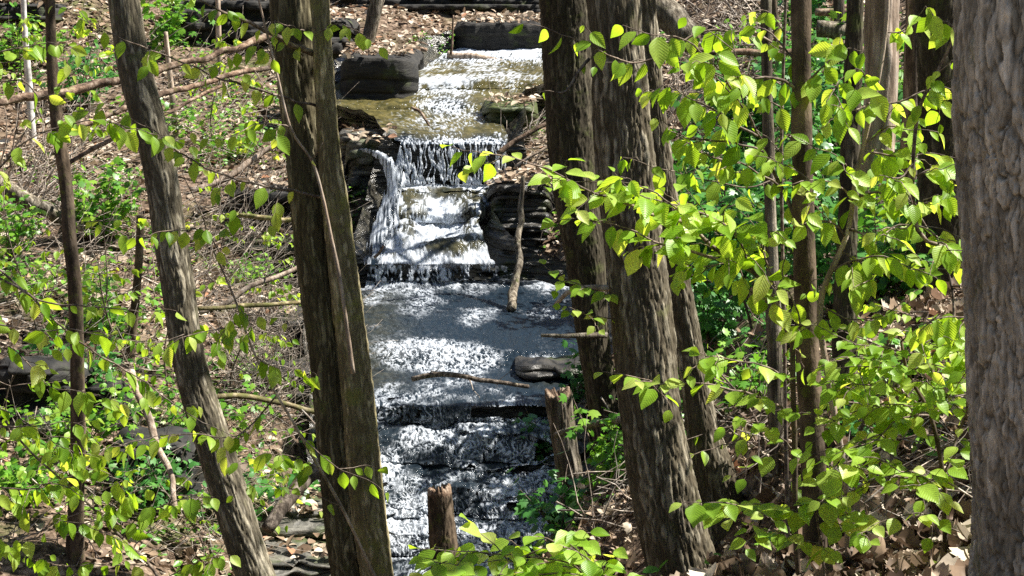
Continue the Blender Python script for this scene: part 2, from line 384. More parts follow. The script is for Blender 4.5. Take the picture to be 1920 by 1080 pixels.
CX, CY = np.meshgrid(cx, cy)
pts = np.stack([CX.ravel(), CY.ravel()], -1)
ZC = (np.linalg.norm(pts[:,None]-C[None,:,:2], axis=-1) @ _w[:len(C)] + _w[-3] + pts @ _w[-2:]).reshape(CX.shape)
def bil(Z, x0, y0, s, x, y):
    fx = np.clip((np.asarray(x)-x0)/s, 0, Z.shape[1]-1.001); fy = np.clip((np.asarray(y)-y0)/s, 0, Z.shape[0]-1.001)
    ix = fx.astype(int); iy = fy.astype(int); tx = fx-ix; ty = fy-iy
    return (Z[iy,ix]*(1-tx)+Z[iy,ix+1]*tx)*(1-ty)+(Z[iy+1,ix]*(1-tx)+Z[iy+1,ix+1]*tx)*ty
ZZ = bil(ZC, GX0, GY0, .44, XX, YY)
ZZ += (fbm(XX*.9, YY*.9, 0, 3, 3)-.5)*.30*sstep(4, 10, YY) + (fbm(XX*3, YY*3, 0, 3, 5)-.5)*.10
def hgt(x, y): return bil(ZZ, GX0, GY0, GS, x, y)
def onwater(x, y):
    Yr = _o[:,1]; py = np.interp(y, Yr, _o[:,0])
    _, _, xl, xr = prof(py); return (x > xl-.05) & (x < xr+.05) & (y > 12.5) & (y < 31.5)
def G(px, py, near=4.5):
    Ys = np.linspace(near, 47, 1700); pp = np.array([P(px, py, 1.0)])
    z = pp[0,2]*Ys; h = hgt(pp[0,0]*Ys, Ys)
    k = np.argmax(z <= h) if (z <= h).any() else len(Ys)-1
    return np.array([pp[0,0]*Ys[k], Ys[k], h[k]])
mb = MB(); mb.add(np.stack([XX.ravel(), YY.ravel(), ZZ.ravel()], -1), gridquads(len(gy), len(gx)))
single('ground', mb, M['ground'], kind='structure')

# ------------------------------------------------------------------ streambed and water sheets
rows_py = np.concatenate([np.arange(1400, 1100, -4.0), np.arange(1100, 70, -1.15), np.arange(70, 56, -2.)])
NT = 330
tt = np.linspace(0, 1, NT)
PYg, Tg = np.meshgrid(rows_py, tt, indexing='ij')
Y0, z0, xl, xr = prof(rows_py)
def sheet(ext, offz, offy, seed):
    T = -ext + Tg*(1+2*ext)
    X = xl[:,None] + (xr-xl)[:,None]*T
    wob = (fbm(X*1.6, Y0[:,None]*.25, 0, 3, seed)-.5)*46*sstep(1110, 1060, PYg)*sstep(70, 110, PYg) + (vn(X*9, Y0[:,None]*.8, 0, seed+4)-.5)*10*(1-.8*sstep(535,555,PYg)*sstep(735,705,PYg))
    calm = sstep(262, 245, PYg)*.6
    wob = wob*(1-calm)*(1-.93*sstep(528,546,PYg)*sstep(742,716,PYg))
    low = sstep(735, 770, PYg)*sstep(1100, 1050, PYg)
    wob = wob + low*((fbm(X*1.3, Y0[:,None]*1.3, 0, 2, seed+7)-.5)*150 + (vn(X*4.5, Y0[:,None]*2.2, 0, seed+9)-.5)*46)
    Yv, zv, _, _ = prof(np.clip(PYg+wob, 55, 1420))
    mixs = low*np.clip(.15+1.2*(fbm(X*2.1, Y0[:,None]*2.4, 0, 2, seed+11)-.40), 0, .6)
    tl = np.clip((PYg-735)/(1040-735), 0, 1)
    Yv = Yv*(1-mixs) + (17.35+(15.7-17.35)*tl)*mixs; zv = zv*(1-mixs) + (-4.68+(-5.70+4.68)*tl)*mixs
    return X, Yv+offy, zv+offz, T, wob
X, Yw, Zw, T, wob = sheet(0, 0, 0, 40)
py_eff = PYg + wob
dY = np.gradient(Yw, axis=0); dZ = np.gradient(Zw, axis=0)
steep = sstep(.5, 2.0, np.abs(dZ)/(np.abs(dY)+1e-4))
pxg = 960 + X/(Y0/(CP+(540-rows_py)/F*SP)/F)[:,None]
famt = np.interp(py_eff, [60,80,95,108,122,135,150,165,180,195,205,215,235,255,268,300,340,360,400,440,490,515,535,560,600,630,650,690,705,735,757,790,815,870,905,960,985,1040,1110],
                         [.7,.9,.98,.8,.28,.28,.62,.46,.46,.78,.68,.42,.25,.30,.62,.70,.85,.95,.97,.97,.78,.70,.45,.22,.20,.28,.62,.66,.22,.18,.34,.38,.44,.50,.46,.48,.50,.44,.4])
lat = np.ones_like(famt)
g = lambda c, w: np.exp(-((pxg-c)/w)**2)
up = sstep(262, 240, PYg)
lat *= 1 - up*(1-np.clip(g(838,62)+.9*g(1000,70)*sstep(120,105,PYg)+.45*g(930,100)*sstep(190,170,PYg), 0, 1))
midp = sstep(530, 550, PYg)*sstep(740, 720, PYg)
lat *= 1 - midp*(1-np.clip(.25+.9*g(845,110), 0, 1))
lowp = sstep(735, 760, PYg)
lat *= 1 - lowp*.15*(1-np.clip(g(860,190),0,1))
famt = famt*lat
# fine white threads: long down the drops, choppy on the flats
s_len = Yw + Zw + 20.
nA = fbm(X*62, s_len*6.5, 0, 3, 60); nA2 = 1-np.abs(2*vn(X*40+3*vn(X*6,s_len*6,0,9), s_len*5, 0, 66)-1)
nB = fbm(X*58+2*vn(X*5,s_len*5,0,3), s_len*17, 0, 3, 70); nB2 = 1-np.abs(2*fbm(X*34+1.8*vn(X*9,s_len*9,0,8), s_len*13+1.8*vn(X*9,s_len*9,5,8), 0, 2, 77)-1)
nA3 = fbm(X*60+2*vn(X*8,s_len*8,0,4), s_len*17, 0, 3, 61); streak = np.where(PYg > 560, .5*fbm(X*78+2*vn(X*8,s_len*8,0,4), s_len*30, 0, 3, 61)+.5*(1-np.abs(2*fbm(X*30+2*vn(X*10,s_len*10,0,8), s_len*15+2*vn(X*10,s_len*10,5,8), 0, 2, 79)-1)), np.where(PYg < 346, .6*nA+.4*nA2, .6*nA3+.4*fbm(X*16, s_len*6, 0, 2, 62))); chop = .55*nB + .45*nB2*1.0
nz = streak*steep + chop*(1-steep)
big = fbm(X*2.6, s_len*2.2, 0, 3, 90)
nz = nz*.72 + big*.28
mf = sstep(340, 362, py_eff)*sstep(512, 490, py_eff)
lump = fbm(X*2.4, s_len*1.9, 0, 3, 55)
famt = famt - mf*.55*sstep(.56, .68, lump)
nz = nz + mf*(vn(X*14,s_len*7,0,71)-.5)*.25
rank = (np.argsort(np.argsort(nz.ravel()))/nz.size).reshape(nz.shape)
soft = .14+.34*mf
foam = sstep(0, 1, (rank - (1-famt) + .04)/soft)
wX = 2.2*vn(X*10, s_len*10, 0, 8); wS = 2.2*vn(X*10, s_len*10, 5, 8)*(1-.75*midp); wX = wX*(1-.5*midp)
rid = lambda a, b, sd: 1-np.abs(2*fbm(a, b, 0, 2, sd)-1)
t1 = rid(X*17+wX, s_len*8+wS, 301); t2 = rid(X*40+wX, s_len*20+wS, 302); t3 = vn(X*85, s_len*46, 0, 303)
amt = np.clip(famt*1.25 + (big-.5)*1.5 + .12*steep + .05*lowp - .10*lowp*sstep(.56,.44,fbm(X*2.0,s_len*1.6,0,2,351)) - midp*.20*sstep(.5,.38,fbm(X*1.7,s_len*1.2,0,2,333)), 0, 1)
web = np.clip(np.maximum(sstep(.80,.97,t1), .95*sstep(.80,.96,t2))*(.35+.75*t3), 0, 1)
low_f = np.clip(web*sstep(.12,.62,amt)*1.15 + sstep(.80,.90,t3)*amt*.7 + sstep(.55,1.0,amt)*.30*(.4+t3), 0, 1)
kk = sstep(520, 545, PYg)
foam = np.maximum(foam, mf*(.25+.6*fbm(X*16, s_len*5, 0, 3, 340))*sstep(.70,.50,lump))
foam = np.clip(foam, 0, 1)*(1-kk) + low_f*kk
foam = np.clip(foam, 0, 1)*(1-(1-kk)*.5*vn(X*75, s_len*34, 0, 5))
foam = np.clip(foam + (1-kk)*sstep(.86,.95,famt)*.35*sstep(.35,.6,big), 0, 1)
disp = (fbm(X*7, s_len*6, 0, 3, 21)-.5)*.05*(1-steep)*(1-.88*midp) + midp*(fbm(X*24, s_len*22, 0, 2, 24)-.5)*.012 + (vn(X*30, s_len*20, 0, 31)-.5)*.016*(1-.5*steep)*(1-.75*up) + foam*.009 + mf*(lump-.45)*.30
Zv = Zw + disp*(1-.6*steep); Yv = Yw - disp*steep*1.3 - steep*.05
olive = np.clip(up*sstep(.62,.3,famt)*1.0 + sstep(262,235,PYg)*.25, 0, 1)
brownp = midp*np.clip(g(690,70)+.5*g(1040,60)*sstep(660,690,PYg), 0, 1)*.28
shallow = np.clip(olive + brownp + lowp*.05 + mf*.5*sstep(.54,.64,lump), 0, 1)*(.55+.45*fbm(X*3,s_len*3,0,3,12))
hole = (steep > .55) & (rank < .17) & (fbm(X*2.6, s_len*2.6, 0, 2, 95) > .47) & (PYg < 1040)
hole |= (famt < .7) & (steep > .5) & (fbm(X*3.4, s_len*2.6, 0, 2, 98) > .60) & (PYg > 740) & (PYg < 1030)
hole |= (steep > .3) & (PYg < 345) & (PYg > 272) & (rank < .36)
q = gridquads(len(rows_py), NT)
hv = hole.ravel(); q = q[hv[q].sum(1) < 3]
mb = MB(); mb.add(np.stack([X.ravel(), Yv.ravel(), Zv.ravel()], -1), q[:,::-1])
water = single('stream_water', mb, M['water'], kind='structure', attrs={'foam': foam.ravel(), 'shallow': shallow.ravel()})
# side chute sliding over the rock left of the curtain
cen = catmull(np.array([P(672,284,23.15),P(702,288,22.85),P(728,304,22.62),P(742,335,22.48),P(738,375,22.25),P(722,425,21.85),P(708,470,21.45),P(702,500,21.2)]), 260)
wd_ = np.interp(np.linspace(0,1,260), [0,.2,.45,.7,1], [.05,.10,.13,.15,.14])
tw_ = np.linspace(-1,1,60)
cX = cen[:,0][:,None]+wd_[:,None]*tw_[None]; sC = np.linspace(0,2.2,260)[:,None]
cn = .6*fbm(cX*45, sC*6, 0, 3, 160)+.4*fbm(cX*9, sC*4, 0, 2, 161)
cY = cen[:,1][:,None]-.10*(1-tw_[None]**2)+(cn-.5)*.05; cZ = cen[:,2][:,None]+.05*(1-tw_[None]**2)+(cn-.5)*.05
mb = MB(); qq_ = gridquads(260,60); kill = (cn < .34+.26*np.abs(tw_)[None]**2.5).ravel(); qq_ = qq_[kill[qq_].sum(1) < 3]
mb.add(np.stack([cX.ravel(), cY.ravel(), cZ.ravel()],-1), qq_[:,::-1])
single('stream_water', mb, M['water'], kind='structure', attrs={'foam': (sstep(.38,.62,cn)*(.5+.5*vn(cX*70, sC*25, 0, 7))).ravel(), 'shallow': 0*cn.ravel()})
# bedrock under it
X, Yb, Zb, T, wob = sheet(.16, -.05, .10, 40)
edge = np.maximum(np.maximum(-T, T-1), 0)/.16
Zb = Zb + edge**1.3*.30 + (fbm(X*5, Yb*5, Zb*14, 3, 14)-.5)*.07 - .03
Yb = Yb + (fbm(X*4, Zb*22, 0, 3, 15)-.5)*.16
mb = MB(); mb.add(np.stack([X.ravel(), Yb.ravel(), Zb.ravel()], -1), gridquads(len(rows_py), NT)[:,::-1])
single('streambed', mb, M['bed'], kind='structure')

# ------------------------------------------------------------------ layered shale ledges
TOPS = []
def ledge(name, label, x0, x1, ytop, ybot, Y, depth, mat='rock', seed=1, tilt=0.0, lay=.07, jut=.10, back=0.0, res=.03, topn=.05, bulge=.0, group='shale ledges of the ravine'):
    """front face between photo rows ytop..ybot at distance Y, running back by depth"""
    if Y is None: Y = G((x0+x1)/2, ybot)[1] - .05
    a = P(x0, ytop, Y); b = P(x1, ybot, Y)
    xa, xb, zt, zb = a[0], b[0], a[2], b[2]-.12
    r = np.random.default_rng(seed)
    n = max(12, int((xb-xa)/res)); xs = np.linspace(xa, xb, n); u = (xs-xa)/(xb-xa)
    zs = [zb]
    while zs[-1] < zt-.02: zs.append(min(zt, zs[-1]+lay*r.uniform(.45, 1.7)))
    rowsv = []
    endr = (np.abs(2*u-1)**7)
    for k in range(len(zs)-1):
        o = (fbm(xs*3.5, k*7.3, seed, 3, seed)-.5)*jut*2 + r.uniform(-.5,.5)*jut + back*(zs[k]-zb) + (_h(np.floor(xs*r.uniform(1.6,4)+k*.37).astype(np.int64)+99, np.full(n,k), np.full(n,seed), seed)-.5)*jut*1.5
        for zz, ofs in ((zs[k], .012), (zs[k]+.25*(zs[k+1]-zs[k]), 0), (zs[k]+.8*(zs[k+1]-zs[k]), 0), (zs[k+1], .018)):
            rowsv.append((o+ofs+(vn(xs*22, zz*40, 0, seed+3)-.5)*.02, np.full(n, zz)))
    o_t = rowsv[-1][0]
    for f in (.02, .06, .12, .2, .3, .42, .56, .7, .85, 1.0):
        rowsv.append((o_t*(1-f)+f*depth, np.full(n, zt)+(fbm(xs*4, f*depth*4, 0, 3, seed+8)-.5)*2*topn*min(1,f*6)))
    V = []
    for o, z in rowsv:
        zz = z + tilt*(xs-xa) - endr*.25*(z-zb)
        V.append(np.stack([xs + (fbm(xs*5, z*9, 0, 2, seed+5)-.5)*.06, Y + o + endr*min(depth*.5,.5) - bulge*(1-(2*u-1)**2), zz], -1))
    # drop of the back edge
    o, z = rowsv[-1]
    V.append(np.stack([xs, Y+o+endr*min(depth*.5,.5), z-.5], -1))
    V = np.array(V); nr = len(V)
    loc = V.reshape(-1,3).mean(0); loc[2] = zb
    mb = MB(); mb.add(V.reshape(-1,3), gridquads(nr, n))
    if depth > .55: TOPS.append((xa, xb, Y+.06, Y+depth, zt, tilt))
    return single(name, mb, M[mat], label, 'rock', group, loc=loc, smooth=False)

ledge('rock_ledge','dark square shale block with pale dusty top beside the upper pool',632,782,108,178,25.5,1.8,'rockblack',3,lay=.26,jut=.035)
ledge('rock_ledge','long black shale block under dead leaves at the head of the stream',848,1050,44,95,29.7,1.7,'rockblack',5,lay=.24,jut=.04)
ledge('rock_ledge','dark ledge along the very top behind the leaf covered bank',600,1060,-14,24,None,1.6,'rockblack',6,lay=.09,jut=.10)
ledge('rock_ledge','cracked pale-topped rock wall left of the main waterfall',636,742,268,505,22.75,1.3,'rockdry',8,lay=.08,jut=.12,back=.22,bulge=.0)
ledge('rock_ledge','thin flat slab edging the olive pool above the waterfall',628,752,250,275,23.3,.5,'rockdry',9,lay=.05,jut=.09,topn=.02)
ledge('rock_ledge','dark layered rock jutting in from the right of the main waterfall',905,1045,352,535,21.75,1.6,'rock',12,lay=.06,jut=.14,back=.35)
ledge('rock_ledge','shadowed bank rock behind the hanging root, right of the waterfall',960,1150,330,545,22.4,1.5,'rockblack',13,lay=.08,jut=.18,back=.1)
ledge('rock_ledge','low mossy slab in the stream above the waterfall, right side',905,1010,200,250,24.2,.9,'rockolive',14,lay=.06,jut=.08,topn=.06)
ledge('rock_ledge','small dark slab at the right edge of the upper riffle',975,1060,172,205,25.8,.7,'rockmoss',15,lay=.06,jut=.08)
ledge('rock_ledge','black overhanging ledge on the left bank with moss on its lip',415,640,362,452,None,1.0,'rockblack',21,lay=.10,jut=.16)
ledge('rock_ledge','mossy shelf below the black overhang on the left bank',400,620,452,500,None,.7,'rockmoss',22,lay=.08,jut=.16)
ledge('rock_ledge','dark stepped shale beside the pool, behind the twin trunk',440,660,600,660,None,1.2,'rock',23,lay=.07,jut=.16)
ledge('rock_ledge','pale slab under the tangle of dead twigs on the left bank',430,650,700,745,None,.5,'rock',24,lay=.06,jut=.14)
ledge('rock_ledge','black slab standing in for the shaded hollow at the left under the moss',-40,150,690,800,None,.4,'rockblack',25,lay=.15,jut=.24)  # black face put in as the shade of the hollow
ledge('rock_ledge','small black slab standing in for hollow shade just right of the thin crooked sapling',150,236,725,795,None,.22,'rockblack',35,lay=.11,jut=.22)
ledge('rock_ledge','black undercut rock below the drooping leaves on the left',190,358,836,932,None,.5,'rockblack',26,lay=.14,jut=.22)  # undercut rock, its black face doubles as the hollow's shade
ledge('rock_ledge','flat grey shale by the lower cascade, left of the twin trunk',480,700,970,1010,14.9,.7,'rockdry',27,lay=.05,jut=.2,tilt=-.04,topn=.06)
ledge('rock_ledge','lowest flat shale on the left bank, at the bottom edge',430,690,1060,1100,14.2,.6,'rockdry',28,lay=.05,jut=.2,topn=.06)
ledge('rock_ledge','dark rock wall at the top left behind the white sapling',-60,110,8,42,None,1.5,'rockblack',31,lay=.10,jut=.14)
ledge('rock_ledge','dark layered outcrop at the top between the leaning tree and the twin trunk',300,540,2,88,None,1.8,'rockblack',32,lay=.14,jut=.22)
ledge('rock_ledge','broken dark shelf left of the square block',560,660,40,112,None,1.2,'rockblack',33,lay=.10,jut=.20)
ledge('rock_ledge','low brown slab crossing the right side of the pool',965,1110,689,708,17.7,.5,'rock',34,lay=.04,jut=.08)

# ------------------------------------------------------------------ tubes
def frames(p):
    T = unit(np.gradient(p, axis=0))
    ref = np.array([0,0,1.]) if abs(T[0,2]) < .9 else np.array([0,-1.,0])
    A = unit(np.cross(T, np.cross(ref, T)))
    for i in range(1, len(p)):
        a = A[i-1] - T[i]*np.dot(A[i-1], T[i]); A[i] = a/(np.linalg.norm(a)+1e-9)
    return T, A, np.cross(T, A)

def tube(mb, p, r, sides=6, cap=True, disp=None, st=True, rnd=0.):
    p = np.asarray(p, float); r = np.broadcast_to(np.asarray(r, float), (len(p),))
    T, A, B = frames(p)
    a = np.linspace(0, 2*np.pi, sides, endpoint=False)
    D = np.cos(a)[None,:,None]*A[:,None] + np.sin(a)[None,:,None]*B[:,None]
    s = np.concatenate([[0], np.cumsum(np.linalg.norm(np.diff(p, axis=0), axis=1))])
    rr = np.repeat(r[:,None], sides, 1)
    if disp is not None: rr = rr + disp(a[None,:]+0*s[:,None], s[:,None]+0*a[None,:], rr)
    V = p[:,None] + D*rr[...,None]
    n = len(p); v = V.reshape(-1,3); q = gridquads(n, sides, True)
    t = None
    if cap:
        v = np.concatenate([v, [p[0]-T[0]*r[0]*.15, p[-1]+T[-1]*r[-1]*.3]])
        j = np.arange(sides); j2 = (j+1)%sides
        t = np.concatenate([np.stack([j2, j, 0*j+n*sides], -1), np.stack([(n-1)*sides+j, (n-1)*sides+j2, 0*j+n*sides+1], -1)])
    mb.add(v, q, t, rnd=rnd)

tint = []
def barkdisp(kind, seed):
    def f(a, s, r):
        x = np.cos(a)*r; y = np.sin(a)*r
        if kind in ('furrow', 'plate'):
            k, ks, amp = (38., 3.6, .017*np.clip(r/.17, .45, 1.2)) if kind == 'furrow' else (36., 4.4, .022)
            wx = (fbm(x*16, y*16, s*7, 3, seed+5)-.5)*2.4; wy = (fbm(x*16, y*16, s*7+9, 3, seed+6)-.5)*2.4
            f1, f2, cr = vor(x*k+wx, y*k+wy, s*ks+wx*.9, seed)
            e = np.clip((f2-f1)/(.24 if kind == 'furrow' else .13), 0, 1)**.7; e = e*(.72+.28*vn(x*34,y*34,s*14,seed+8))
            g1, g2, cg = vor(x*k*1.7+wy, y*k*1.7+wx, s*ks*3.4+wx, seed+20)
            e2 = np.clip((g2-g1)/.22, 0, 1)
            tint.append((.55*cr+.25*cg+.2*vn(x*90,y*90,s*30,seed+4), e))
            return (e*.60 + e2*.28 + cr*.22 - .8)*amp + (fbm(x*4, y*4, s*1.6, 2, seed+9)-.5)*.05*np.clip(r/.17,.2,1.) + (fbm(x*80,y*80,s*34,3,seed+3)-.5)*.010
        if kind == 'shag':
            k = 30.
            n = vn(x*k, y*k, s*2.6, seed); n2 = vn(x*k*2, y*k*2, s*6, seed+2)
            saw = np.mod(s*2.5+2.5*vn(x*k*.8, y*k*.8, s*1.3, seed+3), 1.0)
            return (n*.5+n2*.3-.4)*.030 + saw*.008 + (fbm(x*3, y*3, s*1.5, 2, seed+9)-.5)*.04
        return (fbm(x*14, y*14, s*4, 2, seed)-.5)*r*.35
    return f

def trunk_path(px, Y, top=3.2, sinkbase=True, lean=0.0):
    """px: (x, y, width px) from top to bottom; extended up beyond the frame and down to the ground"""
    pts = []
    for x, y, w in px:
        k = P(x, y, Y); sc = Y/F/CP
        pts.append([*k, w*sc/2])
    pts = np.array(pts)
    d = (pts[0]-pts[1])/np.linalg.norm(pts[0,:3]-pts[1,:3])
    up = pts[0].copy(); ext = []
    if top > 0:
        for h in (.5, 1., 1.5): 
            e = up + d*top*h/1.5; e[3] = up[3]*(1-.25*h); e[0] = up[0]+d[0]*top*h/1.5*(1-.2*h); ext.insert(0, e)
    b = pts[-1].copy(); d2 = (pts[-1]-pts[-2])/np.linalg.norm(pts[-1,:3]-pts[-2,:3])
    low = []
    for _ in range(60):
        b = b + d2*.12; b[3] = pts[-1,3]
        low.append(b.copy())
        if b[2] < hgt(b[0], b[1])-.10: break
    if len(low) > 1: low = [low[len(low)//2], low[-1]]
    allp = np.array(ext+list(pts)+low)
    return allp[::-1]           # base -> top

def tree(name, label, cat, px, Y, mat, kind='furrow', seed=1, sides=96, step=.02, top=7.0, flare=.35, group='tree trunks in the ravine', res_up=.08):
    pa = trunk_path(px, Y, top)
    ln = np.linalg.norm(np.diff(pa[:,:3], axis=0), axis=1).sum()
    c = catmull(pa, int(ln/step))
    p = c[:,:3]; r = np.maximum(c[:,3], .004)
    s = np.concatenate([[0], np.cumsum(np.linalg.norm(np.diff(p, axis=0), axis=1))])
    r = r*(1+flare*np.exp(-s/.28))
    p = p + (np.stack([fbm(s*.9, 0, seed, 2, seed), fbm(s*.9, 5, seed, 2, seed), 0*s], -1)-.5)*np.array([.5,.5,0])*np.minimum(r.mean(), .12)
    if kind in ('furrow','plate','shag'):
        up = p[:,2] > P(0, -60, Y)[2]                       # coarser above the frame
        keep = ~up; keep[::6] = True
        p, r = p[keep], r[keep]
    o = thing(name, label, cat, (p[0,0], p[0,1], hgt(p[0,0], p[0,1])), group)
    mb = MB(); tint.clear(); tube(mb, p, r, sides, True, barkdisp(kind, seed))
    if tint: c_ = tint[-1]; n_ = len(mb.v[0]); a_ = np.full(n_, .5); b_ = np.full(n_, 1.); a_[:c_[0].size] = c_[0].ravel(); b_[:c_[1].size] = c_[1].ravel(); at_ = {'plate': a_, 'outer': b_}
    else: at_ = None
    part('trunk', mb, M[mat], o, attrs=at_)
    return o, p, r

TREES = {}
def T_(key, *a, **k): TREES[key] = tree(*a, **k); return TREES[key][0]
T_('near','tree','massive grey-brown trunk with plated bark filling the right edge','tree',[(2012,-40,425),(2018,300,420),(2032,600,412),(2048,900,420),(2060,1120,440)],4.6,'plate','plate',11,460,.0045,7.0,.3)
T_('big','tree','thick dark furrowed trunk in front, with bright right flank, crossed by green leaves','tree',[(1148,-30,98),(1160,150,106),(1172,300,112),(1188,480,114),(1212,680,122),(1240,860,126),(1268,1000,130),(1296,1110,140)],8.2,'furrow','furrow',21,220,.012,7.0,.25)
T_('twinb','tree','dark trunk half hidden at the left behind the thickest leaf-crossed trunk','tree',[(1058,-30,92),(1068,150,90),(1079,330,82),(1096,500,72),(1112,650,60),(1126,735,60)],13.3,'furrowdark','furrow',23,150,.018,2.6,.3)
T_('twinc','tree','rough trunk with flared base behind the right flank of the thickest trunk','tree',[(1204,-30,42),(1220,160,44),(1240,320,46),(1266,500,48),(1292,660,54),(1316,800,64),(1332,880,88)],9.0,'furrow','furrow',25,150,.014,7.0,.5)
T_('left','tree','straight dark brown trunk left of the waterfall, thicker of a fused pair','tree',[(547,-30,76),(559,120,74),(575,270,70),(592,420,70),(606,540,72),(624,700,76),(642,900,78),(658,1060,84),(664,1120,88)],9.0,'furrowolive','furrow',31,180,.013,7.0,.25)
T_('leftb','tree','slim sunlit mossy trunk fused to the right side of the dark brown one','tree',[(594,-30,36),(602,120,38),(612,270,44),(630,420,52),(645,540,58),(664,700,62),(683,900,66),(702,1060,66),(710,1120,68)],8.88,'furrowmoss','furrow',33,110,.013,7.0,.25)
T_('lean','tree','leaning shaggy grey trunk on the left, lit along its right edge','tree',[(226,-30,58),(250,130,62),(284,270,60),(302,350,60),(318,440,61),(338,540,63),(354,640,64),(376,740,68),(411,860,71),(449,980,73),(482,1090,78)],10.0,'furrowgrey','furrow',35,150,.013,7.0,.2)
T_('dark1','sapling','slim dark straight sapling stem standing right of the centre among bright leaves','tree',[(1502,-30,38),(1502,120,38),(1503,300,40),(1508,480,42),(1515,660,44),(1523,820,46),(1527,960,46),(1530,1110,48)],6.3,'barkdark','smooth',41,40,.02,2.4,.15)
T_('snag','dead_tree','pale barkless dead trunk with beetle holes, behind the bright leaves at right','dead tree',[(1655,-30,60),(1650,100,60),(1642,250,62),(1632,400,62),(1624,520,64),(1618,620,68)],12.0,'barkpale','smooth',43,60,.02,2.8,.3)
T_('back1','tree','tall dark trunk with a sunlit ragged edge just left of the grey plated trunk','tree',[(1770,-30,92),(1768,120,92),(1766,300,94),(1765,450,96),(1764,640,104)],11.0,'furrowdark','furrow',45,110,.02,3.0,.4)
T_('back2','tree','thin dark trunk between the barkless trunk and the ragged-edged one','tree',[(1712,-30,30),(1706,200,32),(1700,400,34),(1698,590,36)],12.2,'bark','smooth',46,40,.03,2.8,.3)
T_('back3','tree','short-looking dark trunk low behind the slim dark sapling, to its right','tree',[(1592,330,34),(1588,500,40),(1584,650,44),(1592,800,48)],8.6,'furrowdark','furrow',47,70,.02,2.6,.3)
T_('back4','tree','grey thin trunk rising from the leaf litter left of the slim dark sapling','tree',[(1445,420,22),(1448,560,26),(1453,720,28),(1458,870,30)],8.9,'barkshag','smooth',48,40,.02,2.6,.4)
T_('thin1','sapling','thin dark crooked sapling near the left edge of the slope','tree',[(92,-30,17),(98,120,20),(108,230,24),(122,330,24),(130,440,25),(140,560,26),(146,720,28),(145,880,30),(142,1000,32)],13.0,'barkdark','smooth',51,30,.03,2.4,.2)
T_('white','sapling','slender white-barked sapling at the top left corner','tree',[(43,-30,10),(47,80,11),(54,170,13),(60,240,13)],24.0,'barkwhite','smooth',52,20,.04,2.2,.2)
T_('thin2','sapling','short thin dark stem left of the leaning trunk, mid slope','tree',[(263,405,14),(262,480,15),(255,560,16),(246,640,18)],16.8,'barkdark','smooth',53,20,.03,0,.2)
T_('far1','sapling','thin brown sapling on the sunny leaf slope between the two left trunks','tree',[(408,-30,9),(410,60,10),(412,130,11)],27.5,'barkpale','smooth',54,16,.05,2.2,.2)
T_('far2','tree','leaning grey stem on the leaf bank above the square black block','tree',[(716,-30,26),(700,30,24),(688,85,22)],29.2,'barkshag','smooth',55,24,.04,2.2,.2)
T_('far3','sapling','brown sapling between leaning trunk and fused pair, near the top','tree',[(310,60,8),(318,140,10),(328,230,11)],24.6,'barkpale','smooth',56,16,.05,0,.2)
T_('bk5','sapling','thin dark stem left of the big leaves high on the right slope','tree',[(1572,-30,20),(1578,140,20),(1584,260,22)],17.5,'bark','smooth',57,20,.05,4.2,.2)
T_('bk6','sapling','thin leaning stem high on the right slope, by the fallen logs','tree',[(1448,-30,12),(1456,60,13),(1470,140,14)],22.0,'barkdark','smooth',58,16,.05,2.2,.2)

def stump(name, label, px, Y, mat, seed, kind='shag'):
    pa = trunk_path(px, Y, 0)
    c = catmull(pa, int(np.linalg.norm(np.diff(pa[:,:3],axis=0),axis=1).sum()/.015)); p = c[:,:3]; r = c[:,3]
    o = thing(name, label, 'stump', (p[0,0], p[0,1], hgt(p[0,0], p[0,1])), 'broken stumps by the stream')
    mb = MB(); tube(mb, p, r, 80, False, barkdisp(kind, seed)); part('trunk', mb, M[mat], o)
    # jagged broken top: splintered cone of wood
    T, A, B = frames(p); a = np.linspace(0, 2*np.pi, 80, endpoint=False)
    rows = []
    for f, hh in ((1.02,-.03),(1.0,.02),(.8,.03),(.5,-.01),(.2,-.03),(.02,-.03)):
        j = (vn(np.cos(a)*3, np.sin(a)*3, 0, seed)-.35)*.04*(f > .4) + (vn(np.cos(a)*14, np.sin(a)*14, 0, seed+1)-.5)*.04
        rows.append(p[-1]+ (np.cos(a)[:,None]*A[-1]+np.sin(a)[:,None]*B[-1])*r[-1]*f + T[-1]*(hh+j)[:,None])
    mb = MB(); mb.add(np.concatenate(rows), gridquads(len(rows), 80, True)); part('broken_top', mb, M['log'], o)
    return o
stump('broken_stump','mossy broken stump standing in front of the lower cascade',[(824,925,46),(830,1000,52),(838,1085,58)],11.5,'barkdark',61,'furrow')
stump('broken_stump','tall sunlit snapped trunk leaning at the right edge of the cascade',[(1046,742,48),(1056,820,50),(1070,900,52),(1085,985,54)],13.0,'barkshag',62)

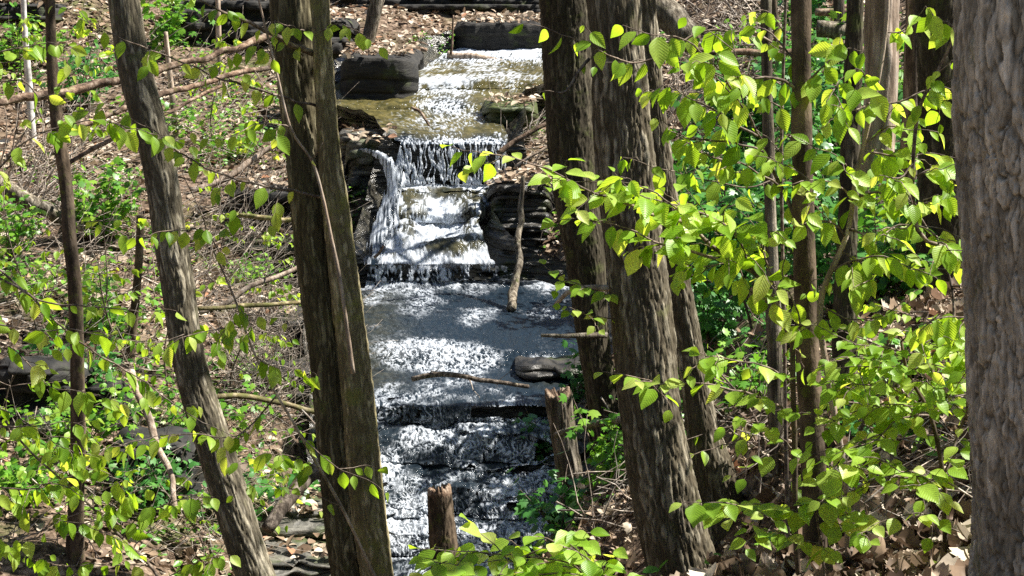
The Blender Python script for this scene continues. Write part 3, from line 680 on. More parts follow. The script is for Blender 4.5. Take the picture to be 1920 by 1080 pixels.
# ------------------------------------------------------------------ logs and dead branches lying about
def stick(name, label, px, r0, r1, mat, cat='log', group=None, Y=None, sides=14, lift=0., kind='smooth', twigs=0, seed=1, sink=.3):
    """px list of (x,y[,Y]); on the ground when no distance is given"""
    pts = []
    for c in px:
        if len(c) > 2: pts.append(P(*c))
        elif Y: pts.append(P(c[0], c[1], Y))
        else:
            g_ = G(*c); g_[2] += r0*(1-sink)+lift; pts.append(g_)
    pts = np.array(pts)
    n = max(8, int(np.linalg.norm(np.diff(pts,axis=0),axis=1).sum()/.05))
    p = catmull(pts, n); r = np.linspace(r0, r1, n)
    r_ = np.random.default_rng(seed)
    p = p + (np.stack([fbm(np.arange(n)*.22, 0, seed+k, 2, seed+k) for k in range(3)], -1)-.5)*min(r0*2.2, .07)
    mb = MB(); tube(mb, p, r, sides, True, barkdisp(kind, seed))
    T, A, B = frames(p)
    tws = []
    for k in range(twigs):
        i = r_.integers(n//6, n-1); L = r_.uniform(.12, .5)
        d = unit(T[i]*r_.uniform(.2,.9)+A[i]*r_.normal()*.7+B[i]*r_.normal()*.7+np.array([0,0,.2]))
        m_ = 6; q_ = p[i] + d*np.linspace(0, L, m_)[:,None] + np.cumsum(r_.normal(size=(m_,3))*.012, axis=0)
        one = MB(); tube(one, q_, np.linspace(min(r[i]*.5,.008), .0015, m_), 5); tws.append(one)
    loc = p[0].copy()
    if twigs:
        o = thing(name, label, cat, loc, group); part('limb', mb, M[mat], o); [part('twig', t_, M['dead'], o) for t_ in tws]
    else:
        o = single(name, mb, M[mat], label, cat, group, loc=loc)
    return o
GL = 'fallen logs and limbs'
stick('fallen_log','long rotting log with sunlit brown top crossing behind the leaning trunk at upper left',[(-20,190,18),(60,180,18.3),(150,165,18.6),(230,150,19),(330,122,19.5),(430,95,20),(545,55,20.6)],.042,.036,'log',group=GL,kind='shag',seed=71,twigs=4)
stick('fallen_log','dark limb sloping up to the right under the sunlit rotting log',[(108,245,19),(180,225,19.3),(250,200,19.6),(330,172,20),(430,140,20.5),(530,118,21)],.034,.028,'log',group=GL,seed=72,twigs=7)
stick('fallen_log','thin dark limb below the other two at upper left',[(130,305,19),(200,265,19.3),(300,215,19.8),(420,160,20.4)],.025,.018,'log',group=GL,seed=73,twigs=4)
stick('fallen_log','pale bare pole leaning on the leaf slope left of the dark brown trunk',[(362,362,22.2),(440,322,22.4),(500,285,22.6),(560,238,22.8)],.04,.035,'barkpale',group=GL,seed=74)
stick('fallen_log','mossy horizontal limb poking out left of the dark brown trunk',[(448,405,19.5),(500,410,19.5),(600,413,19.6)],.024,.028,'logmoss',group=GL,seed=75)
stick('fallen_log','pale limb rising to the right at mid left, upper of two',[(370,590,15.5),(430,565,15.6),(500,525,15.8),(580,490,16)],.022,.02,'barkpale',group=GL,seed=76,twigs=2)
stick('fallen_log','pale nearly level limb at mid left, lower of two',[(370,580,15),(450,575,15.2),(530,570,15.4),(600,562,15.6)],.018,.018,'logmoss',group=GL,seed=77)
stick('fallen_log','grey limb running into the dark brown trunk above the twig tangle',[(395,740,13.6),(470,745,13.8),(540,762,14),(620,782,14.2)],.020,.022,'logmoss',group=GL,seed=78,twigs=3)
stick('fallen_log','thick dark bent limb behind the dark brown trunk near the bottom',[(500,985,12.6),(545,930,12.8),(590,885,13),(680,825,13.3)],.045,.07,'bark',group=GL,seed=79)
stick('fallen_log','heavy grey log end entering from the left edge',[(-60,320,20),(0,345,20),(50,375,20),(110,410,20.1),(190,440,20.3)],.11,.06,'barkshag',group=GL,seed=80,kind='shag',twigs=8)
stick('fallen_log','dark curved log wedged across the stream below the pool',[(775,712,17.1),(840,703,17.05),(900,712,17.0),(990,726,16.95)],.026,.02,'bark',group=GL,seed=81,twigs=3)
stick('fallen_log','smooth log lying across the water at the head of the stream',[(838,104,28.9),(900,110,28.8),(980,122,28.7),(1070,132,28.6)],.055,.06,'barkpale',group=GL,seed=82)
stick('fallen_log','dark limb lying along the top of the black square block',[(680,82,28.2),(740,85,28.2),(800,92,28.2)],.03,.03,'log',group=GL,seed=83)
stick('fallen_log','thick shaggy log slanting down at the top, right of the thickest trunk',[(1180,-40,17),(1230,15,17),(1290,65,16.9)],.15,.12,'barkshag',group=GL,seed=84,kind='shag')
stick('fallen_log','long thin dark limb lying level at upper right',[(1275,88,16),(1350,98,16),(1450,100,16),(1570,98,16.1),(1640,96,16.2)],.028,.03,'log',group=GL,seed=85,twigs=5)
stick('fallen_log','thick log end at upper right left of the barkless trunk',[(1530,58,17),(1580,56,17),(1650,50,17.2)],.07,.07,'barkshag',group=GL,seed=86,kind='shag')
stick('fallen_log','upper thin log at the top right left of the barkless trunk',[(1530,24,18.5),(1590,28,18.5),(1640,30,18.5)],.035,.035,'log',group=GL,seed=87)
stick('fallen_log','dark root-like limb crossing behind the thickest trunk above the rocks',[(930,292,20.6),(990,250,20.7),(1040,225,20.8)],.03,.025,'log',group=GL,seed=88,twigs=3)
stick('fallen_log','pale stick curving below the right bank of the upper stream',[(965,315,20.3),(990,295,20.3),(1040,270,20.4)],.018,.014,'barkpale',group=GL,seed=89)
stick('hanging_root','slender pale root hanging down beside the waterfall into the pool',[(978,330,20.9),(976,400,20.8),(972,450,20.6),(972,490,20.4),(964,535,20.2),(958,578,19.9)],.026,.042,'barkshag',cat='root',seed=90,kind='shag')
stick('fallen_log','short stub limb pointing left from the thickest trunk, by the small leaves',[(1040,572,8.3),(1075,545,8.25),(1160,540,8.2)],.008,.016,'barkpale',group=GL,seed=91)
stick('fallen_log','mossy broken limb level in front of the pool at right',[(1015,628,9.2),(1070,628,9.2),(1140,626,9.3)],.009,.015,'barkshag',group=GL,seed=92)
stick('fallen_log','grey bent limb leaning from the snapped trunk to the thickest trunk',[(1040,815,11.6),(1080,800,11.5),(1165,785,11.2)],.018,.022,'barkshag',group=GL,seed=93)
stick('fallen_log','rotting branch half sunk in the leaf litter at the bottom right',[(1420,1060),(1480,1030),(1560,1020)],.02,.014,'log',group=GL,seed=94,twigs=2)
stick('fallen_log','branch on the dark litter under the round leaves at right',[(1660,900),(1740,880),(1830,890)],.018,.012,'log',group=GL,seed=95,twigs=3)
stick('fallen_log','pale curved limb leaning behind the drooping leaves at lower left',[(248,690,14.2),(268,760,14),(290,830,13.8),(320,900,13.6),(332,960,13.4)],.03,.02,'barkpale',group=GL,seed=96)
stick('driftwood','reddish forked stick caught on the lip above the waterfall',[(772,200,23.6),(790,212,23.5),(806,236,23.4)],.02,.014,'log',cat='driftwood',seed=97,twigs=2)
stick('driftwood','leafy brown stick wedged at the left foot of the waterfall',[(704,482,21.0),(712,472,21.0),(716,462,21.0)],.02,.016,'log',cat='driftwood',seed=98)
stick('dead_sapling','thin upright dead sapling beside the leafy bank above the pool',[(846,104,28),(848,70,28),(850,30,28)],.02,.012,'log',cat='dead sapling',seed=99)

# dead brush: nobody could count these
def brush(boxes, seed):
    r_ = np.random.default_rng(seed); mb = MB()
    for (x0, y0, x1, y1, n, L, ang, rad) in boxes:
        for _ in range(n):
            g_ = G(r_.uniform(x0, x1), r_.uniform(y0, y1)); 
            th = ang + r_.normal()*.6; ph = r_.uniform(-.9, .9)
            d = np.array([math.cos(th)*math.cos(ph), math.cos(th)*math.sin(ph), math.sin(th)]); l = L*r_.uniform(.4, 1.3)
            m_ = 7; p = g_ + np.array([0,0,r_.uniform(0,.28)]) + d*np.linspace(-.3*l, .7*l, m_)[:,None] + np.cumsum(r_.normal(size=(m_,3))*.028*l, axis=0)
            tube(mb, p, np.linspace(rad*r_.uniform(.5,1.3), rad*.25, m_), 4, rnd=0)
    return mb
mb = brush([(1230,60,1500,300,190,1.2,.5,.008),(1240,20,1480,130,110,1.4,-.45,.010),(1540,60,1660,200,40,1.,.4,.01),(1250,180,1330,260,60,.6,1.4,.006),
            (940,230,1050,360,90,.8,.7,.008),(430,560,600,820,330,1.0,.6,.005),(430,640,600,760,120,1.0,2.2,.005),(0,300,130,430,110,1.2,.7,.011),(0,420,400,640,210,1.2,.5,.007),
            (360,380,560,560,220,1.1,.5,.006),(60,100,520,360,260,1.4,.3,.007),(0,640,500,1080,300,1.0,.4,.005),(1060,840,1200,1040,70,.7,.6,.005),(1300,600,1480,950,70,.6,.3,.004),(1560,780,1840,1060,60,.5,.2,.003),(1020,380,1120,520,22,1.0,1.,.006)], 5)
single('brushwood', mb, M['dead'], 'tangled dead twigs and brush strewn over both banks', 'brushwood', kind='stuff')

# ------------------------------------------------------------------ leaves
_l = np.array([0,.14,.32,.52,.72,.88,1.]); _wd = np.array([.05,.30,.47,.46,.31,.13,.0])
OV = np.array([[c*_wd[i], _l[i], .20*abs(c)*_wd[i]*2*.5 - .20*_l[i]**2] for i in range(7) for c in (-1,-.5,0,.5,1)])
OVst = np.array([[c*_wd[i]*2, _l[i]] for i in range(7) for c in (-1,-.5,0,.5,1)])
OVq = gridquads(7, 5)
_ang = np.array([-2.6,-1.9,-1.45,-1.05,-.75,-.36,0,.36,.75,1.05,1.45,1.9,2.6]); _rad = np.array([.30,.36,.52,.36,.60,.36,.66,.36,.60,.36,.52,.36,.30])
MA = np.concatenate([[[0,.36,0]], np.stack([np.sin(_ang)*_rad, .36+np.cos(_ang)*_rad, -.25*_rad**2], -1)])
MAt = np.array([[0, i+1, i] for i in range(1, 13)]+[[0,1,13]]); MAst = MA[:,:2]*1.
DI = np.array([[0,0,0],[-.42,.45,.10],[0,.5,-.02],[.42,.45,.10],[0,1,-.10],[-.25,.15,.06],[.25,.15,.06],[-.25,.8,.02],[.25,.8,.02]])
DIq = np.array([[0,2,1,5],[0,6,3,2],[2,4,7,1],[2,3,8,4]])

_ol = np.array([0,.10,.20,.32,.42,.55,.66,.80,.90,1.0]); _ow = np.array([.03,.18,.19,.32,.27,.43,.36,.38,.24,.03])
_cc = (-1,-.45,0,.45,1)
OK_ = np.array([[c*_ow[i], _ol[i], 1.5*(abs(c)*_ow[i])**1.15 + .45*(_ol[i]-.45)**2*4*.5 + .10*c*_ow[i]*math.sin(_ol[i]*7)] for i in range(10) for c in _cc])
OKst = np.array([[c, _ol[i]] for i in range(10) for c in _cc]); OKq = gridquads(10, 5)
def put_leaves(mb, base, d, nrm, L, W, rnd, tpl='ov'):
    base = np.asarray(base, float); d = unit(d); L = np.asarray(L, float); W = np.asarray(W, float)
    s = unit(np.cross(d, nrm)); n = np.cross(s, d)
    V, st, q, t = {'ov': (OV, OVst, OVq, None), 'ma': (MA, MAst, None, MAt), 'di': (DI, DI[:,:2], DIq, None), 'ok': (OK_, OKst, OKq, None)}[tpl]
    v = base[:,None] + s[:,None]*(V[None,:,0,None]*W[:,None,None]) + d[:,None]*(V[None,:,1,None]*L[:,None,None]) + n[:,None]*(V[None,:,2,None]*L[:,None,None])
    k = len(V); off = np.arange(len(base))[:,None,None]*k
    mb.add(v.reshape(-1,3), None if q is None else (q[None]+off).reshape(-1,4), None if t is None else (t[None]+off).reshape(-1,3),
           np.tile(st, (len(base),1)), np.repeat(rnd, k))

def spray(mbT, mbL, px, Y0, Y1, n, L, mode='droop', r0=.005, bushy=0, seed=1, start=.12, W=.62, gap=0.):
    r_ = np.random.default_rng(seed)
    Ys = np.linspace(Y0, Y1, len(px)) + r_.normal(size=len(px))*.04*(np.arange(len(px)) > 0)
    pts = np.array([P(x, y, Yk) for (x, y), Yk in zip(px, Ys)])
    ln = np.linalg.norm(np.diff(pts, axis=0), axis=1).sum()
    m_ = max(10, int(ln/.025)); p = catmull(pts, m_)
    p[1:] += (np.stack([fbm(np.arange(1,m_)*.35, 0, seed+k, 2, seed+k) for k in range(3)], -1)-.5)*.018
    tube(mbT, p, np.linspace(r0, .0011, m_), 6)
    T, A, B = frames(p)
    nodes = [(p, T, i) for i in np.linspace(start*(m_-1), m_-1, n).astype(int)]
    up = np.array([0,0,1.])
    for k in range(bushy):
        i = r_.integers(int(start*m_), m_-1); sd = unit(np.cross(T[i], up))*(1 if k%2 else -1)
        d = unit(T[i]*.7+sd*r_.uniform(.3,1.)+up*r_.normal()*.45); l = r_.uniform(.07,.2)
        qn = 7; qq = p[i]+d*np.linspace(0, l, qn)[:,None]+np.cumsum(r_.normal(size=(qn,3))*.004, axis=0)-up*(np.linspace(0,1,qn)**2*l*.15)[:,None]
        tube(mbT, qq, np.linspace(.002, .001, qn), 5)
        Tq = np.repeat(d[None], qn, 0)
        nodes += [(qq, Tq, j) for j in (2, 4, 6)]
    base=[]; dd=[]; nn=[]; LL=[]; 
    for k, (pp, TT, i) in enumerate(nodes):
        sgn = 1 if k%2 else -1; t = TT[i]; sd = unit(np.cross(t, up))*sgn
        cam = unit(-pp[i])
        jit = r_.normal(size=3)
        if mode == 'droop':
            d = .40*t + .40*sd - .85*up + .32*jit; nrm = .55*up + .75*cam*np.sign(r_.normal()+1.0) + .45*r_.normal(size=3)
        elif mode == 'flat':
            d = .55*t + .65*sd - .35*up + .25*jit; nrm = 1.0*up + .42*cam + .28*r_.normal(size=3)
        else:
            d = .50*t + .60*sd - .55*up + .35*jit; nrm = .9*up + .60*cam + .45*r_.normal(size=3)
        d = unit(d)
        b = pp[i] + d*.008
        tube(mbT, np.stack([pp[i], pp[i]+d*.005, b+d*.003]), [.0008,.0007,.0006], 3, cap=False)
        base.append(b); dd.append(d); nn.append(nrm); LL.append(L*np.clip(r_.normal(1,.2), .5, 1.4)*(.75 if i >= len(pp)-2 else 1))
    LL = np.array(LL)
    put_leaves(mbL, base, np.array(dd), np.array(nn), LL, LL*(.78 if mode == 'flat' else W)*r_.uniform(.9,1.15,len(LL)), np.clip(r_.normal(.5,.27,len(LL)),0,1))

def branches(o, specs, mat='leaf', tmat='twig', seed0=0, ls=1., bs=1.):
    for k, sp in enumerate(specs):
        px, Y0, Y1, n, L, mode, r0, bushy = sp[:8]
        T1, L1 = MB(), MB()
        spray(T1, L1, px, Y0, Y1, n, L*ls, mode, r0, int(round(bushy*bs)), seed0+k)
        b = part('branch', T1, M[tmat], o); part('leaves', L1, M[mat], b)

def stemmed(name, label, px, Y, r0, r1, mat='barkdark', group='leafy young saplings', seed=1, ground=True):
    pts = [P(x, y, Y) for x, y in px]
    if ground:
        b = pts[0].copy(); zz = hgt(b[0], b[1])
        if b[2] > zz: pts.insert(0, np.array([b[0]+.03, b[1], zz-.05]))
    ln = np.linalg.norm(np.diff(np.array(pts),axis=0),axis=1).sum(); n = max(10, int(ln/.04))
    p = catmull(pts, n)
    o = thing(name, label, 'sapling', p[0], group)
    mb = MB(); tube(mb, p, np.linspace(r0, r1, n), 14, True, barkdisp('smooth', seed)); part('trunk', mb, M[mat], o)
    return o

# -- leaves carried by the slim dark sapling
d1 = TREES['dark1'][0]
branches(d1, [
 ([(1505,170),(1460,152),(1400,148),(1345,158)],6.3,6.1,13,.082,'droop',.007,1),
 ([(1505,165),(1545,120),(1580,95),(1620,100)],6.3,6.0,10,.09,'droop',.005,2),
 ([(1497,420),(1462,350),(1432,280),(1392,200),(1340,140),(1280,128)],6.3,6.0,9,.075,'droop',.008,4),
 ([(1392,200),(1340,120),(1270,72),(1220,62),(1165,45)],6.1,5.9,14,.085,'droop',.004,5),
 ([(1420,255),(1360,215),(1300,185),(1250,160),(1215,175)],6.1,5.9,12,.078,'droop',.004,3),
 ([(1432,285),(1370,265),(1310,262),(1255,245)],6.1,5.9,9,.075,'droop',.004,2),
 ([(1462,350),(1400,312),(1340,295),(1280,262),(1230,215)],6.2,6.0,11,.07,'droop',.004,2),
 ([(1392,200),(1380,120),(1375,60),(1410,30)],6.1,6.0,7,.07,'droop',.003,1),
 ([(1505,690),(1495,660),(1480,655)],6.25,6.1,4,.07,'droop',.002,0),
 ([(1524,880),(1522,862),(1535,855)],6.25,6.15,3,.06,'droop',.0015,0),
 ([(1502,120),(1440,60),(1380,55),(1320,75)],6.3,6.4,9,.07,'droop',.004,2),
 ([(1508,560),(1520,530),(1545,525)],6.25,6.1,4,.065,'droop',.002,0),
], 'leaf', seed0=100, ls=.86, bs=.7)
# -- hazel with the long arching branch
hz = stemmed('hazel_sapling','slender hazel stem whose long branch of pleated leaves arches left across the dark trunk',[(1492,1010),(1490,850),(1487,720),(1486,640)],6.0,.011,.009,'barkdark',seed=3)
branches(hz, [
 ([(1486,645),(1460,570),(1420,520),(1370,492),(1300,430),(1220,400),(1150,375),(1060,335),(990,305),(890,285),(845,272)],6.0,5.6,34,.088,'mixed',.010,12),
 ([(1370,492),(1290,470),(1240,455),(1170,425),(1090,410)],5.85,5.7,16,.088,'mixed',.006,5),
 ([(1420,520),(1385,445),(1330,405),(1270,385),(1200,365),(1130,350)],5.9,5.7,22,.09,'mixed',.005,8),
 ([(1300,430),(1250,375),(1190,345),(1120,335)],5.8,5.65,14,.085,'mixed',.004,5),
 ([(1370,492),(1310,500),(1255,490)],5.85,5.8,8,.075,'mixed',.003,2),
 ([(1460,570),(1435,480),(1420,430),(1390,395)],5.95,5.8,14,.085,'mixed',.004,5),
 ([(1460,570),(1400,540),(1370,450),(1340,440)],5.95,5.8,10,.085,'droop',.004,3),
 ([(1487,720),(1440,690),(1360,672),(1290,658)],6.0,5.7,11,.07,'flat',.004,2),
 ([(1490,780),(1420,742),(1330,722),(1250,722),(1190,712)],6.0,5.6,17,.072,'flat',.005,4),
 ([(1490,850),(1440,800),(1390,785)],6.0,5.8,9,.072,'flat',.003,3),
 ([(1486,640),(1500,600),(1470,520),(1480,450)],6.0,6.0,8,.08,'droop',.004,2),
], 'leaf2', seed0=200, ls=.83, bs=.8)
# -- pale-stemmed sapling in the right mass
ps = stemmed('hazel_sapling','pale curving stem in the thick of the bright leaves right of the slim dark sapling',[(1584,900),(1555,720),(1538,570),(1588,440),(1606,330),(1640,180),(1660,60),(1668,-80)],6.1,.013,.006,'barkpale',seed=5)
branches(ps, [
 ([(1604,380),(1560,340),(1520,335),(1480,345)],6.1,5.9,10,.075,'mixed',.004,3),
 ([(1606,330),(1570,290),(1530,275)],6.1,5.9,8,.075,'mixed',.003,3),
 ([(1640,190),(1600,205),(1560,195)],6.1,5.9,8,.08,'droop',.003,3),
 ([(1636,200),(1690,190),(1735,172),(1775,165)],6.1,6.2,9,.075,'droop',.004,3),
 ([(1618,280),(1680,295),(1740,288),(1795,300)],6.1,6.1,12,.075,'mixed',.004,5),
 ([(1604,370),(1650,365),(1705,388),(1755,372),(1800,350)],6.1,6.0,14,.078,'mixed',.004,6),
 ([(1590,430),(1640,440),(1700,420),(1750,440),(1800,470)],6.1,5.9,14,.08,'mixed',.005,6),
 ([(1586,445),(1560,420),(1520,412),(1465,430)],6.1,5.9,11,.08,'mixed',.004,4),
 ([(1560,510),(1600,490),(1650,478),(1700,500),(1755,522)],6.1,5.8,13,.085,'droop',.004,4),
 ([(1660,60),(1690,62),(1725,30),(1740,10)],6.1,6.1,7,.08,'droop',.003,1),
 ([(1575,470),(1620,500),(1640,520),(1600,540)],6.1,5.9,9,.085,'droop',.003,2),
 ([(1620,270),(1660,240),(1700,240),(1760,250)],6.1,6.0,9,.072,'mixed',.003,4),
 ([(1640,180),(1610,130),(1575,150),(1550,190)],6.1,5.9,10,.08,'droop',.003,2),
 ([(1538,570),(1590,600),(1650,590),(1690,570)],6.0,5.8,8,.07,'mixed',.003,2),
], 'leaf2', 'twig', seed0=300, ls=.86, bs=.6)
ps2 = stemmed('hazel_sapling','thin arched stem with sparse leaves close against the grey plated trunk',[(1845,1000),(1838,760),(1826,600),(1800,480),(1720,430),(1718,230),(1760,130),(1788,60),(1790,-60)],5.6,.009,.004,'twig',seed=6)
branches(ps2, [
 ([(1720,225),(1745,150),(1785,110)],5.6,5.5,7,.07,'droop',.003,2),
 ([(1788,65),(1760,40),(1740,15)],5.6,5.5,6,.075,'droop',.003,1),
 ([(1718,330),(1750,320),(1795,350)],5.6,5.5,9,.075,'mixed',.003,4),
 ([(1718,300),(1690,330),(1650,330)],5.6,5.5,8,.07,'mixed',.003,3),
 ([(1760,455),(1780,470),(1800,500)],5.6,5.5,7,.08,'mixed',.003,2),
 ([(1826,600),(1790,590),(1745,600),(1720,620)],5.6,5.4,10,.075,'droop',.003,3),
 ([(1718,400),(1700,420),(1650,440)],5.6,5.5,8,.075,'mixed',.003,3),
], 'leaf2', seed0=360, ls=.86, bs=.6)
# -- low hazel, round leaves
lz = stemmed('hazel_sapling','small forked hazel with round flat leaves over the litter at lower right',[(1773,1110),(1772,980),(1768,890),(1745,780),(1702,700),(1690,640)],5.7,.010,.005,'barkdark',seed=7)
branches(lz, [
 ([(1702,700),(1640,688),(1590,700),(1545,722)],5.7,5.5,14,.07,'flat',.004,6),
 ([(1692,660),(1640,648),(1580,640)],5.7,5.6,11,.07,'flat',.003,5),
 ([(1740,770),(1680,730),(1600,722),(1560,745)],5.7,5.5,14,.072,'flat',.004,5),
 ([(1745,780),(1690,785),(1640,825),(1570,850)],5.7,5.4,14,.075,'flat',.004,5),
 ([(1690,640),(1720,612),(1770,600)],5.7,5.6,9,.075,'mixed',.003,3),
 ([(1768,890),(1800,800),(1822,700),(1832,600)],5.7,5.6,6,.06,'mixed',.006,2),
 ([(1806,770),(1760,722),(1715,715)],5.65,5.5,10,.075,'flat',.003,4),
 ([(1822,700),(1790,655),(1745,645)],5.6,5.5,11,.072,'mixed',.003,4),
 ([(1768,890),(1700,885),(1640,858),(1590,865)],5.7,5.4,10,.075,'flat',.003,2),
 ([(1768,890),(1735,905),(1690,915)],5.7,5.4,4,.095,'flat',.003,0),
 ([(1806,770),(1835,830),(1845,880)],5.6,5.5,6,.06,'flat',.003,1),
 ([(1740,770),(1665,760),(1615,790)],5.7,5.5,10,.072,'flat',.003,4),
 ([(1768,890),(1790,850),(1800,840)],5.7,5.5,4,.09,'flat',.003,0),
 ([(1702,700),(1740,680),(1790,690),(1820,680)],5.7,5.6,10,.075,'flat',.003,4),
 ([(1768,890),(1660,900),(1580,930),(1540,940)],5.65,5.3,12,.068,'flat',.003,4),
 ([(1745,780),(1640,760),(1560,790),(1530,800)],5.7,5.4,13,.068,'flat',.003,5),
 ([(1702,700),(1620,670),(1560,680)],5.7,5.45,11,.066,'flat',.003,4),
 ([(1772,980),(1720,960),(1660,980),(1610,1000)],5.6,5.3,9,.066,'flat',.003,3),
], 'leaf2', seed0=400, ls=.76, bs=.9)
lb = stemmed('hazel_sapling','low sprig with flat leaves beside the foot of the slim dark sapling',[(1548,1100),(1540,1020),(1530,960)],5.6,.006,.004,'twig',seed=8)
branches(lb, [
 ([(1530,960),(1440,950),(1360,945),(1285,937)],5.6,5.3,18,.062,'flat',.003,3),
 ([(1540,1020),(1460,1000),(1405,998)],5.6,5.4,10,.06,'flat',.003,3),
 ([(1532,965),(1570,980),(1600,985)],5.6,5.4,6,.07,'flat',.002,1),
 ([(1530,960),(1545,890),(1580,870),(1620,880)],5.6,5.4,9,.07,'flat',.002,3),
], 'leaf2', seed0=450)
bs = stemmed('hazel_sapling','bright yellow-green leafy sprig along the bottom edge in front of the stumps',[(1165,1230),(1158,1150)],5.4,.007,.005,'twig',seed=9)
branches(bs, [
 ([(1158,1150),(1080,1062),(980,1042),(880,1036),(785,1030)],5.4,5.1,26,.066,'flat',.004,9),
 ([(1158,1150),(1100,1080),(1000,1075),(920,1082)],5.4,5.1,20,.066,'flat',.004,8),
 ([(1158,1150),(1120,1060),(1040,1015),(980,1010)],5.35,5.1,14,.066,'flat',.003,5),
 ([(1158,1150),(1060,1095),(960,1055),(860,1060),(800,1045)],5.35,5.0,18,.066,'flat',.003,7),
 ([(1158,1150),(1090,1045),(1060,1015)],5.4,5.2,9,.066,'flat',.003,2),
 ([(1158,1150),(1195,1085),(1240,1080)],5.4,5.2,7,.06,'flat',.003,2),
], 'leaf2', seed0=470)
as_ = stemmed('hazel_sapling','thin stem high behind the slim dark sapling sending one sprig left over the two trunks',[(1478,1010),(1470,600),(1465,300),(1470,90),(1475,-40)],6.6,.009,.005,'twig',seed=10)
branches(as_, [
 ([(1470,90),(1400,60),(1320,62),(1250,95),(1190,118),(1130,100),(1060,66),(985,42)],6.6,6.2,17,.082,'droop',.005,2),
 ([(1468,160),(1400,140),(1340,170),(1290,175)],6.6,6.4,9,.075,'droop',.003,2),
 ([(1470,60),(1440,25),(1400,20)],6.6,6.5,5,.065,'droop',.003,0),
 ([(1468,200),(1430,190),(1370,230),(1330,250)],6.6,6.5,8,.075,'droop',.003,2),
 ([(1466,330),(1400,350),(1300,330),(1220,310),(1165,292)],6.6,6.3,8,.07,'droop',.003,2),
], 'leaf', seed0=500, ls=.86)
# -- sprig on the left twin of the thick trunk
tb = TREES['big'][0]
branches(tb, [([(1165,560),(1110,540),(1060,527),(1040,545)],8.2,8.0,10,.055,'flat',.004,3), ([(1160,600),(1110,590),(1065,575)],8.2,8.0,8,.055,'flat',.003,2),
 ([(1105,110),(1060,170),(1020,172)],8.2,8.0,2,.04,'droop',.008,0)], 'leaf', seed0=540)

# -- left: sparse drooping pairs
lt = TREES['left'][0]
branches(lt, [
 ([(588,100),(530,75),(470,45),(400,15),(340,-20)],8.9,8.3,10,.07,'droop',.016,3),
 ([(600,200),(540,185),(470,165),(400,143),(310,105),(220,70),(100,10)],8.9,8.0,13,.078,'droop',.007,3),
 ([(600,60),(640,45),(690,70)],8.8,8.4,6,.07,'droop',.004,1),
 ([(575,60),(550,50),(510,40)],8.8,8.4,6,.065,'droop',.003,1),
 ([(605,370),(520,352),(440,335),(360,300),(290,248),(200,190)],8.9,8.2,14,.08,'droop',.007,4),
], 'leaf', seed0=600)
sp1 = stemmed('beech_sapling','long pale bare whip crossing in front of the dark brown trunk, upper one',[(662,700),(640,540),(622,450),(606,372),(585,302),(545,240),(515,120),(480,-20)],8.4,.010,.005,'barkpale',seed=21,ground=False)
branches(sp1, [([(585,302),(598,280),(606,268)],8.4,8.35,1,.03,'droop',.003,0), ([(515,120),(500,90),(470,85),(440,95)],8.4,8.2,6,.07,'droop',.003,1),
  ([(545,240),(480,230),(420,262),(360,245)],8.4,8.0,7,.072,'droop',.003,2)], 'leaf', seed0=640)
sp2 = stemmed('beech_sapling','thin whip leaning left from the bottom of the dark brown trunk with drooping leaf pairs',[(740,1160),(695,1065),(640,950),(560,810),(480,670),(440,560),(400,470)],8.0,.009,.004,'barkpale',seed=22)
branches(sp2, [
 ([(560,810),(600,850),(640,880),(700,905),(722,925)],8.0,7.7,8,.075,'droop',.003,1),
 ([(600,880),(560,860),(510,850),(450,865)],8.0,7.7,9,.075,'droop',.003,2),
 ([(520,740),(470,800),(430,820),(370,815),(280,820),(205,840)],8.0,7.6,15,.075,'droop',.004,4),
 ([(480,670),(520,690),(565,690),(592,700)],8.0,7.8,8,.07,'droop',.003,1),
 ([(460,610),(400,620),(345,630),(300,660)],8.0,7.7,10,.07,'droop',.003,3),
 ([(440,560),(470,610),(455,640)],8.0,7.8,7,.06,'droop',.002,2),
 ([(420,500),(390,440),(340,430),(280,440),(230,445)],8.0,7.7,12,.072,'droop',.003,3),
 ([(410,480),(430,410),(440,390)],8.0,7.8,4,.07,'droop',.002,0),
 ([(640,950),(560,920),(470,905),(440,930)],8.0,7.7,6,.07,'droop',.003,1),
], 'leaf', seed0=660)
sp3 = stemmed('beech_sapling','sapling standing just outside the left edge reaching in with drooping leaf pairs',[(-70,1250),(-65,900),(-55,600),(-50,300),(-45,0),(-40,-100)],7.6,.016,.008,'barkdark',seed=23)
branches(sp3, [
 ([(-48,120),(0,95),(60,88),(115,78)],7.6,7.5,8,.066,'droop',.004,2),
 ([(-48,160),(40,150),(80,180),(160,120)],7.6,7.5,8,.066,'droop',.004,2),
 ([(-52,380),(40,270),(110,240),(170,225),(250,240),(310,255)],7.6,7.4,15,.072,'droop',.005,5),
 ([(-55,480),(0,508),(70,560),(150,572),(250,582),(330,580)],7.6,7.4,10,.066,'droop',.006,1),
 ([(-55,500),(40,545),(150,640),(260,710),(380,790),(470,830)],7.6,7.4,15,.072,'droop',.006,5),
 ([(-58,640),(20,650),(90,720),(150,735),(190,745)],7.6,7.4,11,.074,'droop',.004,4),
 ([(-60,760),(10,770),(80,815),(140,850)],7.6,7.4,9,.07,'droop',.004,3),
 ([(-60,800),(60,800),(130,790),(190,830)],7.6,7.4,8,.07,'droop',.004,2),
 ([(-62,900),(40,920),(100,905),(160,930),(230,900)],7.6,7.4,13,.074,'droop',.004,5),
 ([(-64,1000),(50,1010),(120,980),(200,1000),(260,1040)],7.6,7.4,13,.074,'droop',.004,5),
 ([(-55,600),(80,620),(150,620),(215,640),(250,680)],7.6,7.3,9,.075,'droop',.004,2),
], 'leaf', seed0=700)
